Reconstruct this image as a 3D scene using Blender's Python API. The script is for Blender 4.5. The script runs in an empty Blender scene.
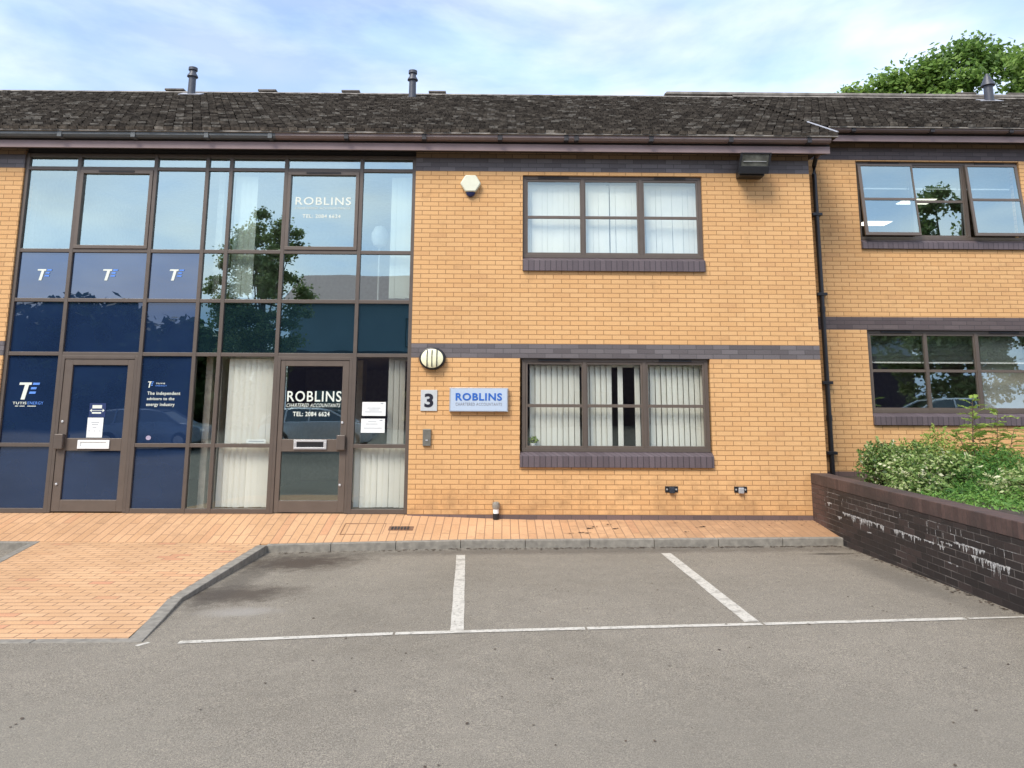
import bpy, bmesh, math, random
import numpy as np
from mathutils import Vector, Matrix
random.seed(7); rng = np.random.default_rng(7)
S = bpy.context.scene
COL = S.collection
R = math.radians

# ---------------------------------------------------------------- camera
cam_d = bpy.data.cameras.new('camera'); cam = bpy.data.objects.new('camera', cam_d); COL.objects.link(cam)
TH, RO, YA = 0.1653992, 0.00466986, -0.01109
cy, sy = math.cos(YA), math.sin(YA)
r0 = Vector((cy, sy, 0)); f0 = Vector((-sy, cy, 0)); u0 = Vector((0, 0, 1))
ff = f0*math.cos(TH)+u0*math.sin(TH); u2 = -f0*math.sin(TH)+u0*math.cos(TH)
rr = r0*math.cos(RO)+u2*math.sin(RO); uu = -r0*math.sin(RO)+u2*math.cos(RO)
M = Matrix((( rr.x, uu.x, -ff.x, 0.0), (rr.y, uu.y, -ff.y, -12.0107), (rr.z, uu.z, -ff.z, 1.6001), (0, 0, 0, 1)))
cam.matrix_world = M
cam_d.sensor_width = 36; cam_d.lens = 769/1024*36
cam_d.shift_y = -(384-278.67)/1024
cam_d.clip_start = .05; cam_d.clip_end = 2000
S.camera = cam

# ---------------------------------------------------------------- world, sun, exposure
SUN_EL, SUN_AZ = 48, 214          # degrees, azimuth clockwise from +Y
W = bpy.data.worlds.new('World'); S.world = W; W.use_nodes = True
nt = W.node_tree; nt.nodes.clear()
out = nt.nodes.new('ShaderNodeOutputWorld'); bg = nt.nodes.new('ShaderNodeBackground')
sky = nt.nodes.new('ShaderNodeTexSky'); sky.sky_type = 'NISHITA'; sky.sun_disc = False
sky.sun_elevation = R(SUN_EL); sky.sun_rotation = R(SUN_AZ); sky.air_density = 1.0; sky.dust_density = 2.0; sky.ozone_density = 1.5
tc = nt.nodes.new('ShaderNodeTexCoord'); mp = nt.nodes.new('ShaderNodeMapping'); mp.inputs['Scale'].default_value = (1.6, 1.6, 5.0)
mp.inputs['Location'].default_value = (.35, .2, .4)
n1 = nt.nodes.new('ShaderNodeTexNoise'); n1.inputs['Scale'].default_value = 1.5; n1.inputs['Detail'].default_value = 9; n1.inputs['Roughness'].default_value = .55; n1.inputs['Distortion'].default_value = .35
cr = nt.nodes.new('ShaderNodeValToRGB'); cr.color_ramp.elements[0].position = .36; cr.color_ramp.elements[1].position = .68
cr.color_ramp.elements[0].color = (.25, .25, .25, 1); cr.color_ramp.elements[1].color = (.92, .92, .92, 1)
mx = nt.nodes.new('ShaderNodeMix'); mx.data_type = 'RGBA'
L = nt.links.new
L(tc.outputs['Generated'], mp.inputs['Vector']); L(mp.outputs['Vector'], n1.inputs['Vector']); L(n1.outputs['Fac'], cr.inputs['Fac'])
n2 = nt.nodes.new('ShaderNodeTexNoise'); n2.inputs['Scale'].default_value = 3.2; n2.inputs['Detail'].default_value = 6
cr2 = nt.nodes.new('ShaderNodeValToRGB'); cr2.color_ramp.elements[0].color = (3.3, 4.4, 6.5, 1); cr2.color_ramp.elements[1].color = (5.3, 5.7, 6.5, 1)
cr2.color_ramp.elements[0].position = .35; cr2.color_ramp.elements[1].position = .65
L(mp.outputs['Vector'], n2.inputs['Vector']); L(n2.outputs['Fac'], cr2.inputs['Fac'])
sx_ = nt.nodes.new('ShaderNodeSeparateXYZ'); L(tc.outputs['Generated'], sx_.inputs[0])
mr_ = nt.nodes.new('ShaderNodeMapRange'); L(sx_.outputs['Y'], mr_.inputs[0]); mr_.inputs[1].default_value = .3; mr_.inputs[2].default_value = -.5; mr_.inputs[3].default_value = 0; mr_.inputs[4].default_value = .32
ac_ = nt.nodes.new('ShaderNodeMath'); ac_.operation = 'ADD'; ac_.use_clamp = True; L(cr.outputs['Color'], ac_.inputs[0]); L(mr_.outputs[0], ac_.inputs[1])
L(ac_.outputs[0], mx.inputs[0]); L(sky.outputs['Color'], mx.inputs[6]); L(cr2.outputs['Color'], mx.inputs[7])
L(mx.outputs[2], bg.inputs['Color']); bg.inputs['Strength'].default_value = .1
L(bg.outputs[0], out.inputs[0])
sd = bpy.data.lights.new('sun', 'SUN'); sd.energy = 1.6; sd.angle = R(24); sd.color = (1, .93, .83)
so = bpy.data.objects.new('sun', sd); COL.objects.link(so)
az = R(SUN_AZ); el = R(SUN_EL)
sdir = Vector((math.sin(az)*math.cos(el), math.cos(az)*math.cos(el), math.sin(el)))
so.rotation_euler = (-sdir).to_track_quat('-Z', 'Y').to_euler()
so.location = (-10, -20, 20)
S.view_settings.view_transform = 'Standard'; S.view_settings.look = 'None'
S.view_settings.exposure = 1.4; S.view_settings.gamma = 1

# ---------------------------------------------------------------- materials
def srgb(h):
    if isinstance(h, str):
        h = h.lstrip('#'); c = [int(h[i:i+2], 16)/255 for i in (0, 2, 4)]
        return tuple(((x/12.92) if x <= .04045 else ((x+.055)/1.055)**2.4) for x in c)
    return h
def newmat(name):
    m = bpy.data.materials.new(name); m.use_nodes = True
    return m, m.node_tree, m.node_tree.nodes['Principled BSDF']
def N(nt, t, **kw):
    n = nt.nodes.new('ShaderNode'+t)
    for k, v in kw.items():
        if k.startswith('i_'): n.inputs[k[2:].replace('_', ' ')].default_value = v
        else: setattr(n, k, v)
    return n
def ramp(nt, fac, stops):
    n = nt.nodes.new('ShaderNodeValToRGB'); e = n.color_ramp.elements
    while len(e) < len(stops): e.new(.5)
    for i, (p, c) in enumerate(stops): e[i].position = p; e[i].color = (*c, 1) if len(c) == 3 else c
    nt.links.new(fac, n.inputs['Fac']); return n.outputs['Color']
def mixc(nt, fac, a, b, mode='MIX'):
    n = nt.nodes.new('ShaderNodeMix'); n.data_type = 'RGBA'; n.blend_type = mode
    for s, v in ((0, fac), (6, a), (7, b)):
        if hasattr(v, 'links') or hasattr(v, 'is_linked'): nt.links.new(v, n.inputs[s])
        elif s == 0: n.inputs[0].default_value = v
        else: n.inputs[s].default_value = (*v[:3], 1)
    return n.outputs[2]
def bump(nt, b, h, dist=.003, strength=.6):
    n = N(nt, 'Bump'); n.inputs['Strength'].default_value = strength; n.inputs['Distance'].default_value = dist
    nt.links.new(h, n.inputs['Height']); nt.links.new(n.outputs[0], b.inputs['Normal']); return n
def plain(name, col, rough=.5, metal=0, var=.12, scale=14, bmp=0, spec=.5):
    m, t, b = newmat(name); c = srgb(col)
    tc = N(t, 'TexCoord'); n = N(t, 'TexNoise'); n.inputs['Scale'].default_value = scale; n.inputs['Detail'].default_value = 5
    t.links.new(tc.outputs['Object'], n.inputs['Vector'])
    lo = tuple(x*(1-var) for x in c); hi = tuple(min(1, x*(1+var)) for x in c)
    t.links.new(ramp(t, n.outputs['Fac'], [(.3, lo), (.7, hi)]), b.inputs['Base Color'])
    b.inputs['Roughness'].default_value = rough; b.inputs['Metallic'].default_value = metal
    b.inputs['Specular IOR Level'].default_value = spec
    if bmp: bump(t, b, n.outputs['Fac'], bmp)
    return m
def brickmat(name, c1, c2, mortar, bw, rh, ms=.005, swap='wall', stains=0, off=.5, rough=.85, zoff=0, mort_bump=.004, patch=.12, odd=None):
    m, t, b = newmat(name); l = t.links.new
    tc = N(t, 'TexCoord'); sp = N(t, 'SeparateXYZ'); l(tc.outputs['Object'], sp.inputs[0])
    cb = N(t, 'CombineXYZ')
    if swap == 'wall':
        ad = N(t, 'Math', operation='ADD'); l(sp.outputs['X'], ad.inputs[0]); l(sp.outputs['Y'], ad.inputs[1])
        l(ad.outputs[0], cb.inputs['X'])
        az_ = N(t, 'Math', operation='ADD'); l(sp.outputs['Z'], az_.inputs[0]); az_.inputs[1].default_value = zoff; l(az_.outputs[0], cb.inputs['Y'])
    elif swap == 'soldier':
        ad = N(t, 'Math', operation='ADD'); l(sp.outputs['X'], ad.inputs[0]); l(sp.outputs['Y'], ad.inputs[1])
        l(ad.outputs[0], cb.inputs['Y']); az_ = N(t, 'Math', operation='ADD'); l(sp.outputs['Z'], az_.inputs[0]); az_.inputs[1].default_value = zoff; l(az_.outputs[0], cb.inputs['X'])
    elif swap == 'floor':
        l(sp.outputs['X'], cb.inputs['X']); l(sp.outputs['Y'], cb.inputs['Y'])
    elif swap == 'floorT':
        l(sp.outputs['Y'], cb.inputs['X']); l(sp.outputs['X'], cb.inputs['Y'])
    br = N(t, 'TexBrick'); br.offset = off; br.squash = 1
    l(cb.outputs[0], br.inputs['Vector'])
    br.inputs['Scale'].default_value = 1; br.inputs['Brick Width'].default_value = bw; br.inputs['Row Height'].default_value = rh
    br.inputs['Mortar Size'].default_value = ms; br.inputs['Mortar Smooth'].default_value = .25; br.inputs['Bias'].default_value = 0
    br.inputs['Color1'].default_value = (0, 0, 0, 1); br.inputs['Color2'].default_value = (1, 1, 1, 1); br.inputs['Mortar'].default_value = (.5, .5, .5, 1)
    c1, c2, mo = srgb(c1), srgb(c2), srgb(mortar)
    mid = tuple((a+b_)/2 for a, b_ in zip(c1, c2))
    stops = [(.0, c1), (.5, mid), (1, c2)]
    if odd: stops = [(.0, srgb(odd)), (.06, c1), (.5, mid), (1, c2)]
    bc = ramp(t, br.outputs['Color'], stops)
    no = N(t, 'TexNoise'); no.inputs['Scale'].default_value = 70; no.inputs['Detail'].default_value = 6; l(tc.outputs['Object'], no.inputs['Vector'])
    bc = mixc(t, .35, bc, ramp(t, no.outputs['Fac'], [(.3, (.35, .35, .35)), (.7, (.72, .72, .72))]), 'OVERLAY')
    nb = N(t, 'TexNoise'); nb.inputs['Scale'].default_value = .9; nb.inputs['Detail'].default_value = 6; l(tc.outputs['Object'], nb.inputs['Vector'])
    bc = mixc(t, 1, bc, ramp(t, nb.outputs['Fac'], [(.3, (1-patch, 1-patch*1.1, 1-patch*1.2)), (.65, (1, 1, 1))]), 'MULTIPLY')
    if stains:
        ns = N(t, 'TexNoise'); ns.inputs['Scale'].default_value = 3.5; ns.inputs['Detail'].default_value = 7; ns.inputs['Roughness'].default_value = .7; l(tc.outputs['Object'], ns.inputs['Vector'])
        if stains == 'foot':     # grime on the kerb side towards the planter
            mr = N(t, 'MapRange'); l(sp.outputs['X'], mr.inputs[0]); mr.inputs[1].default_value = 0; mr.inputs[2].default_value = 4.5; mr.inputs[3].default_value = 0.04; mr.inputs[4].default_value = .40
        else:                    # splash dirt and run marks low on the wall
            mr = N(t, 'MapRange'); l(sp.outputs['Z'], mr.inputs[0]); mr.inputs[1].default_value = .8; mr.inputs[2].default_value = 0; mr.inputs[3].default_value = 0.02; mr.inputs[4].default_value = .20
        ms_ = N(t, 'Math', operation='ADD'); l(ns.outputs['Fac'], ms_.inputs[0]); l(mr.outputs[0], ms_.inputs[1])
        dm = ramp(t, ms_.outputs[0], [(.58, (0, 0, 0)), (.85, (.75, .75, .75))])
        bc = mixc(t, dm, bc, tuple(x*.5 for x in mid))
    mcol = mixc(t, no.outputs['Fac'], tuple(x*.7 for x in mo), tuple(min(1, x*1.25) for x in mo))
    fin = mixc(t, br.outputs['Fac'], bc, mcol)
    l(fin, b.inputs['Base Color']); b.inputs['Roughness'].default_value = rough
    inv = N(t, 'Math', operation='MULTIPLY_ADD'); l(br.outputs['Fac'], inv.inputs[0]); inv.inputs[1].default_value = -1.0; inv.inputs[2].default_value = 1
    ad2 = N(t, 'Math', operation='MULTIPLY_ADD'); l(no.outputs['Fac'], ad2.inputs[0]); ad2.inputs[1].default_value = .35; l(inv.outputs[0], ad2.inputs[2])
    bump(t, b, ad2.outputs[0], mort_bump, .7)
    return m
def glassmat(name, refl, tint, rcol=(.8, .92, .92), rough=0.0, wob=.0):
    m = bpy.data.materials.new(name); m.use_nodes = True; t = m.node_tree; t.nodes.clear(); l = t.links.new
    o = N(t, 'OutputMaterial'); tr = N(t, 'BsdfTransparent'); tr.inputs[0].default_value = (*tint, 1)
    g = N(t, 'BsdfGlossy'); g.inputs['Color'].default_value = (*rcol, 1); g.inputs['Roughness'].default_value = rough
    lw = N(t, 'LayerWeight'); lw.inputs['Blend'].default_value = .25
    mr = N(t, 'MapRange'); l(lw.outputs['Fresnel'], mr.inputs[0]); mr.inputs[1].default_value = 0; mr.inputs[2].default_value = 1; mr.inputs[3].default_value = refl; mr.inputs[4].default_value = 1
    tc = N(t, 'TexCoord'); n = N(t, 'TexNoise'); n.inputs['Scale'].default_value = 1.3; n.inputs['Detail'].default_value = 1; l(tc.outputs['Object'], n.inputs['Vector'])
    bp = N(t, 'Bump'); bp.inputs['Strength'].default_value = 1; bp.inputs['Distance'].default_value = wob or .0007; l(n.outputs['Fac'], bp.inputs['Height']); l(bp.outputs[0], g.inputs['Normal'])
    mx = N(t, 'MixShader'); l(mr.outputs[0], mx.inputs[0]); l(tr.outputs[0], mx.inputs[1]); l(g.outputs[0], mx.inputs[2])
    ge = N(t, 'NewGeometry'); cl = N(t, 'BsdfTransparent'); m2 = N(t, 'MixShader')
    l(ge.outputs['Backfacing'], m2.inputs[0]); l(mx.outputs[0], m2.inputs[1]); l(cl.outputs[0], m2.inputs[2]); l(m2.outputs[0], o.inputs[0])
    return m
def filmmat(name, base, refl, rcol=(.75, .85, 1)):
    m = bpy.data.materials.new(name); m.use_nodes = True; t = m.node_tree; t.nodes.clear(); l = t.links.new
    o = N(t, 'OutputMaterial'); d = N(t, 'BsdfDiffuse')
    g = N(t, 'BsdfGlossy'); g.inputs['Color'].default_value = (*rcol, 1); g.inputs['Roughness'].default_value = 0
    tc = N(t, 'TexCoord'); n = N(t, 'TexNoise'); n.inputs['Scale'].default_value = 1.1; n.inputs['Detail'].default_value = 2; l(tc.outputs['Object'], n.inputs['Vector'])
    l(ramp(t, n.outputs['Fac'], [(.3, tuple(x*.85 for x in base)), (.7, tuple(x*1.15 for x in base))]), d.inputs[0])
    bp = N(t, 'Bump'); bp.inputs['Strength'].default_value = 1; bp.inputs['Distance'].default_value = .0015; l(n.outputs['Fac'], bp.inputs['Height']); l(bp.outputs[0], g.inputs['Normal'])
    lw = N(t, 'LayerWeight'); lw.inputs['Blend'].default_value = .25
    mr = N(t, 'MapRange'); l(lw.outputs['Fresnel'], mr.inputs[0]); mr.inputs[3].default_value = refl; mr.inputs[4].default_value = 1
    mx = N(t, 'MixShader'); l(mr.outputs[0], mx.inputs[0]); l(d.outputs[0], mx.inputs[1]); l(g.outputs[0], mx.inputs[2]); l(mx.outputs[0], o.inputs[0])
    return m
def tonemat(name, stops, rough=.8, noise=.25, trans=0, bmp=0, nscale=25):
    m, t, b = newmat(name); l = t.links.new
    a = N(t, 'Attribute'); a.attribute_name = 'tone'
    c = ramp(t, a.outputs['Fac'], [(p, srgb(k)) for p, k in stops])
    tc = N(t, 'TexCoord'); n = N(t, 'TexNoise'); n.inputs['Scale'].default_value = nscale; n.inputs['Detail'].default_value = 6; l(tc.outputs['Object'], n.inputs['Vector'])
    c = mixc(t, noise, c, ramp(t, n.outputs['Fac'], [(.3, (.2, .2, .2)), (.7, (.85, .85, .85))]), 'OVERLAY')
    l(c, b.inputs['Base Color']); b.inputs['Roughness'].default_value = rough; b.inputs['Specular IOR Level'].default_value = .3
    if trans:
        tl = N(t, 'BsdfTranslucent'); l(c, tl.inputs[0]); mxs = N(t, 'MixShader'); mxs.inputs[0].default_value = trans
        l(b.outputs[0], mxs.inputs[1]); l(tl.outputs[0], mxs.inputs[2]); l(mxs.outputs[0], t.nodes['Material Output'].inputs[0])
    if bmp: bump(t, b, n.outputs['Fac'], bmp)
    return m

BW, RH = .2625, .0735
MT = {}
MT['brick'] = brickmat('buff_brick', (.610, .343, .143), (.648, .380, .168), (.33, .175, .072), BW, RH, .0062, odd=(.57, .32, .14), patch=.10, stains='wall')
MT['bluew'] = brickmat('wing_blue_brick', (.075, .055, .055), (.115, .088, .085), (.05, .04, .04), BW, RH, .005, rough=.55)
MT['blue'] = brickmat('blue_brick', (.088, .074, .075), (.150, .132, .134), (.07, .062, .062), BW, RH, .005, zoff=0, rough=.55)
MT['topb'] = brickmat('shaded_top_brick', (.17, .11, .06), (.24, .155, .085), (.08, .05, .03), BW, RH, .0055)  # wall brick with the eaves shade put into its colour
MT['plinth'] = brickmat('plinth_brick', (.10, .07, .065), (.15, .10, .09), (.08, .06, .055), BW, .3, .005, rough=.6)
MT['sill'] = brickmat('sill_brick', (.088, .068, .075), (.118, .092, .10), (.042, .033, .036), 2.0, .0875, .006, swap='soldier', off=0, rough=.5, zoff=20.0)
MT['frame'] = plain('bronze_aluminium', '#5b5149', .42, .15, .06, 6)
MT['sash'] = plain('bronze_sash', '#62574e', .4, .15, .06, 6)
MT['dark'] = plain('black_plastic', (.012, .012, .014), .4)
MT['vent'] = plain('dark_vent', (.02, .018, .02), .6)
MT['gutter'] = plain('brown_gutter', '#75645f', .45, 0, .08, 5)
MT['gutter_g'] = plain('grey_gutter', '#55595a', .45, 0, .08, 5)
MT['fascia'] = plain('brown_fascia', '#8a7674', .55, 0, .1, 3)
MT['soffit'] = plain('dark_soffit', (.02, .016, .015), .8)
MT['pipe'] = plain('black_downpipe', (.02, .02, .023), .35)
MT['white'] = plain('white_plastic', (.78, .78, .76), .4, 0, .04)
MT['silver'] = plain('silver_metal', (.6, .6, .6), .35, .6, .05)
MT['paper'] = plain('white_paper', (.74, .76, .73), .7, 0, .03)
MT['letter_w'] = plain('white_vinyl', (.66, .70, .62), .5, 0, .02)
MT['letter_k'] = plain('black_letter', (.01, .01, .02), .4)
MT['letter_b'] = plain('blue_letter', (.02, .11, .42), .4)
MT['letter_lb'] = plain('light_blue_letter', (.10, .25, .68), .4)
MT['letter_g'] = plain('grey_letter', (.25, .26, .30), .5)
MT['sign'] = plain('sign_panel', (.42, .5, .6), .4, 0, .03, 3)
MT['sign_edge'] = plain('sign_edge', (.45, .45, .46), .35, .5)
MT['blind'] = plain('cream_blind', (.80, .78, .70), .8, 0, .03, 4)
MT['vblind'] = plain('pale_venetian', (.35, .42, .42), .6, 0, .05, 4)
MT['int'] = plain('interior_wall', (.52, .48, .42), .9)
MT['intd'] = plain('interior_floor', (.18, .15, .12), .9)
MT['kerb'] = plain('concrete_kerb', (.215, .197, .165), .9, 0, .24, 13, .002)
MT['alarm'] = plain('cream_alarm', (.66, .66, .52), .4, 0, .04)
MT['lens'] = plain('cream_lens', (.85, .82, .55), .25, 0, .04)
MT['lead'] = plain('lead_flashing', (.36, .36, .38), .5, 0, .1)
MT['pipeg'] = plain('grey_vent_pipe', (.05, .053, .066), .45, 0, .15)
MT['ridge'] = plain('ridge_tile', (.22, .20, .175), .9, 0, .35, 6, .003)
MT['ridged'] = plain('ridge_vent_tile', (.12, .105, .09), .9, 0, .3, 6, .003)
MT['bark'] = plain('bark', (.11, .085, .06), .95, 0, .35, 5, .01)
MT['stem'] = plain('stem', (.12, .08, .05), .9, 0, .3, 8)
MT['soil'] = plain('soil', (.05, .038, .028), .95, 0, .35, 7, .01)
MT['glass_r'] = glassmat('coated_glass', .40, (.84, .93, .90), (.79, .97, .94))
MT['glass_c'] = glassmat('clear_glass', .12, (.96, .98, .96), (.75, .9, .92))
MT['glass_u'] = glassmat('upper_window_glass', .22, (.95, .98, .96), (.82, .96, .94))
MT['glass_d'] = glassmat('tinted_glass', .27, (.95, .96, .93), (.7, .88, .9))
MT['film'] = filmmat('blue_film', (.011, .025, .064), .085)
MT['film_u'] = filmmat('blue_film_upper', (.011, .025, .064), .17)
MT['spandrel'] = filmmat('dark_spandrel_glass', (.006, .016, .022), .20, (.6, .85, .9))
MT['tile'] = tonemat('roof_tile', [(0, (.035, .029, .024)), (.35, (.062, .052, .042)), (.7, (.095, .080, .064)), (.93, (.15, .13, .105)), (1, (.36, .34, .30))], .95, .9, bmp=.012, nscale=16)

# asphalt
def asphaltmat():
    m, t, b = newmat('asphalt'); l = t.links.new
    tc = N(t, 'TexCoord')
    def noise(s, d=4, r=.6):
        n = N(t, 'TexNoise'); n.inputs['Scale'].default_value = s; n.inputs['Detail'].default_value = d; n.inputs['Roughness'].default_value = r
        l(tc.outputs['Object'], n.inputs['Vector']); return n.outputs['Fac']
    big = noise(.45, 5); mid = noise(5, 6, .7); fine = noise(120, 4, .8); coarse = noise(38, 4, .75)
    base = ramp(t, big, [(.3, (.182, .161, .133)), (.5, (.205, .182, .152)), (.72, (.226, .200, .167))])
    base = mixc(t, .3, base, ramp(t, mid, [(.3, (.36, .36, .36)), (.7, (.62, .62, .62))]), 'OVERLAY')
    base = mixc(t, 1, base, ramp(t, fine, [(.33, (.18, .18, .18)), (.5, (.5, .5, .5)), (.66, (.86, .85, .80))]), 'OVERLAY')
    fine2 = noise(260, 2, .8); base = mixc(t, .7, base, ramp(t, fine2, [(.35, (.25, .25, .25)), (.65, (.78, .78, .74))]), 'OVERLAY')
    base = mixc(t, .35, base, ramp(t, coarse, [(.32, (.30, .30, .30)), (.5, (.5, .5, .5)), (.68, (.74, .73, .70))]), 'OVERLAY')
    vo = N(t, 'TexVoronoi'); vo.inputs['Scale'].default_value = 60; l(tc.outputs['Object'], vo.inputs['Vector'])
    chip = ramp(t, vo.outputs['Distance'], [(.10, (1, 1, 1)), (.2, (0, 0, 0))])
    vsel = N(t, 'Math', operation='GREATER_THAN'); sx = N(t, 'SeparateColor'); l(vo.outputs['Color'], sx.inputs[0]); l(sx.outputs[0], vsel.inputs[0]); vsel.inputs[1].default_value = .80
    mm = N(t, 'Math', operation='MULTIPLY'); l(chip, mm.inputs[0]); l(vsel.outputs[0], mm.inputs[1])
    base = mixc(t, mm.outputs[0], base, (.42, .40, .35))
    # oil and dirt stains, each an ellipse with a ragged edge
    def stain(cx, cy_, rx, ry, col, amt, base, ang=0):
        mp = N(t, 'Mapping'); mp.vector_type = 'TEXTURE'; mp.inputs['Location'].default_value = (cx, cy_, 0); mp.inputs['Scale'].default_value = (rx, ry, 1000); mp.inputs['Rotation'].default_value = (0, 0, ang)
        l(tc.outputs['Object'], mp.inputs[0])
        ln = N(t, 'VectorMath', operation='LENGTH'); l(mp.outputs[0], ln.inputs[0])
        nn = noise(5.5, 9, .78)
        ad = N(t, 'Math', operation='MULTIPLY_ADD'); l(nn, ad.inputs[0]); ad.inputs[1].default_value = 1.5; l(ln.outputs['Value'], ad.inputs[2])
        mk = ramp(t, ad.outputs[0], [(0, (1, 1, 1)), (.999, (0, 0, 0))])
        mr = N(t, 'MapRange'); mr.interpolation_type = 'SMOOTHSTEP'; l(ad.outputs[0], mr.inputs[0]); mr.inputs[1].default_value = .95; mr.inputs[2].default_value = 1.75; mr.inputs[3].default_value = amt; mr.inputs[4].default_value = 0
        return mixc(t, mr.outputs[0], base, col)
    base = stain(-2.55, -1.85, 1.15, .8, (.060, .045, .034), .92, base)
    base = stain(-2.75, -3.6, .95, .6, (.062, .048, .037), .85, base)
    base = stain(-2.95, -3.0, .3, 2.0, (.07, .06, .05), .6, base)
    base = stain(-2.45, -4.35, .5, .25, (.30, .28, .25), .6, base)
    base = stain(.9, -1.35, 6.5, .35, (.08, .068, .056), .55, base)
    base = stain(4.25, -1.75, .42, .1, (.045, .037, .03), .9, base)
    base = stain(2.0, -7.5, 3.5, 1.2, (.205, .185, .150), .4, base)
    base = stain(-3.5, -7.5, 2.5, 1.4, (.225, .205, .165), .5, base)
    base = stain(4.3, -3.4, .35, 2.3, (.12, .108, .09), .6, base)
    l(base, b.inputs['Base Color']); b.inputs['Roughness'].default_value = .92; b.inputs['Specular IOR Level'].default_value = .25
    bump(t, b, fine, .006, .8)
    return m
MT['asphalt'] = asphaltmat()
def paintmat():
    m, t, b = newmat('road_paint'); l = t.links.new
    tc = N(t, 'TexCoord'); n = N(t, 'TexNoise'); n.inputs['Scale'].default_value = 30; n.inputs['Detail'].default_value = 8; n.inputs['Roughness'].default_value = .75
    l(tc.outputs['Object'], n.inputs['Vector'])
    n2 = N(t, 'TexNoise'); n2.inputs['Scale'].default_value = 6; n2.inputs['Detail'].default_value = 5; l(tc.outputs['Object'], n2.inputs['Vector'])
    c = ramp(t, n.outputs['Fac'], [(.38, (.24, .225, .19)), (.46, (.46, .43, .37)), (.7, (.58, .55, .48))])
    c = mixc(t, ramp(t, n2.outputs['Fac'], [(.54, (0, 0, 0)), (.68, (.8, .8, .8))]), c, (.27, .25, .21))
    l(c, b.inputs['Base Color']); b.inputs['Roughness'].default_value = .8; bump(t, b, n.outputs['Fac'], .003)
    return m
MT['paint'] = paintmat()
MT['pave1'] = brickmat('footpath_paver', (.53, .305, .155), (.585, .345, .185), (.28, .165, .09), .738, .1225, .007, swap='floorT', off=.5, odd=(.53, .275, .145), patch=.24, stains='foot', mort_bump=.004)
MT['pave2'] = brickmat('ramp_paver', (.54, .315, .16), (.59, .355, .19), (.25, .145, .08), .246, .123, .007, swap='floor', off=.5, odd=(.53, .255, .14), patch=.2, mort_bump=.006)
# planter bricks with lime bloom
def plantermat(name, cap=False):
    m, t, b = newmat(name); l = t.links.new
    tc = N(t, 'TexCoord'); sp = N(t, 'SeparateXYZ'); l(tc.outputs['Object'], sp.inputs[0]); cb = N(t, 'CombineXYZ')
    ad = N(t, 'Math', operation='ADD'); l(sp.outputs['X'], ad.inputs[0]); l(sp.outputs['Y'], ad.inputs[1])
    zz = N(t, 'Math', operation='ADD'); l(sp.outputs['Z'], zz.inputs[0]); zz.inputs[1].default_value = -.42+10*.0735 if not cap else 20
    if cap: l(zz.outputs[0], cb.inputs['X']); l(ad.outputs[0], cb.inputs['Y'])
    else: l(ad.outputs[0], cb.inputs['X']); l(zz.outputs[0], cb.inputs['Y'])
    br = N(t, 'TexBrick'); l(cb.outputs[0], br.inputs['Vector']); br.inputs['Scale'].default_value = 1
    br.inputs['Brick Width'].default_value = 2. if cap else .245; br.inputs['Row Height'].default_value = .082 if cap else RH; br.offset = 0 if cap else .5
    br.inputs['Mortar Size'].default_value = .004 if cap else .005; br.inputs['Mortar Smooth'].default_value = .3
    br.inputs['Color1'].default_value = (0, 0, 0, 1); br.inputs['Color2'].default_value = (1, 1, 1, 1)
    n = N(t, 'TexNoise'); n.inputs['Scale'].default_value = 2.2; n.inputs['Detail'].default_value = 7; l(tc.outputs['Object'], n.inputs['Vector'])
    nf = N(t, 'TexNoise'); nf.inputs['Scale'].default_value = 30; nf.inputs['Detail'].default_value = 5; l(tc.outputs['Object'], nf.inputs['Vector'])
    if cap:
        c = ramp(t, br.outputs['Color'], [(0, (.060, .036, .032)), (1, (.095, .058, .050))])
        c = mixc(t, ramp(t, n.outputs['Fac'], [(.42, (0, 0, 0)), (.62, (.8, .8, .8))]), c, (.035, .027, .025))
        fin = mixc(t, br.outputs['Fac'], c, (.05, .036, .032))
    else:
        c = ramp(t, br.outputs['Color'], [(0, (.013, .010, .010)), (.6, (.020, .015, .0145)), (1, (.040, .027, .025))])
        # the courses nearest the building are cleaner, redder brick
        cl = N(t, 'MapRange'); l(sp.outputs['Y'], cl.inputs[0]); cl.inputs[1].default_value = -.75; cl.inputs[2].default_value = -.35
        c = mixc(t, cl.outputs[0], c, ramp(t, br.outputs['Color'], [(0, (.065, .038, .034)), (1, (.095, .055, .048))]))
        mcol = ramp(t, n.outputs['Fac'], [(.46, (.03, .025, .023)), (.6, (.13, .115, .105))])
        fin = mixc(t, br.outputs['Fac'], c, mcol)
    fin = mixc(t, .4, fin, ramp(t, nf.outputs['Fac'], [(.3, (.3, .3, .3)), (.7, (.7, .7, .7))]), 'OVERLAY')
    l(fin, b.inputs['Base Color']); b.inputs['Roughness'].default_value = .7
    inv = N(t, 'Math', operation='MULTIPLY_ADD'); l(br.outputs['Fac'], inv.inputs[0]); inv.inputs[1].default_value = -1.; inv.inputs[2].default_value = 1
    bump(t, b, inv.outputs[0], .004, .7)
    return m
MT['pl'] = plantermat('planter_brick'); MT['plcap'] = plantermat('planter_cap', True)
MT['lime'] = plain('lime_bloom', (.50, .49, .47), .95, 0, .25, 30)
_t = MT['lime'].node_tree; _tc = N(_t, 'TexCoord'); _n = N(_t, 'TexNoise'); _n.inputs['Scale'].default_value = 38; _n.inputs['Detail'].default_value = 6; _n.inputs['Roughness'].default_value = .75
_t.links.new(_tc.outputs['Object'], _n.inputs['Vector']); _t.links.new(ramp(_t, _n.outputs['Fac'], [(.36, (.08, .08, .08)), (.58, (.95, .95, .95))]), _t.nodes['Principled BSDF'].inputs['Alpha'])

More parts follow.
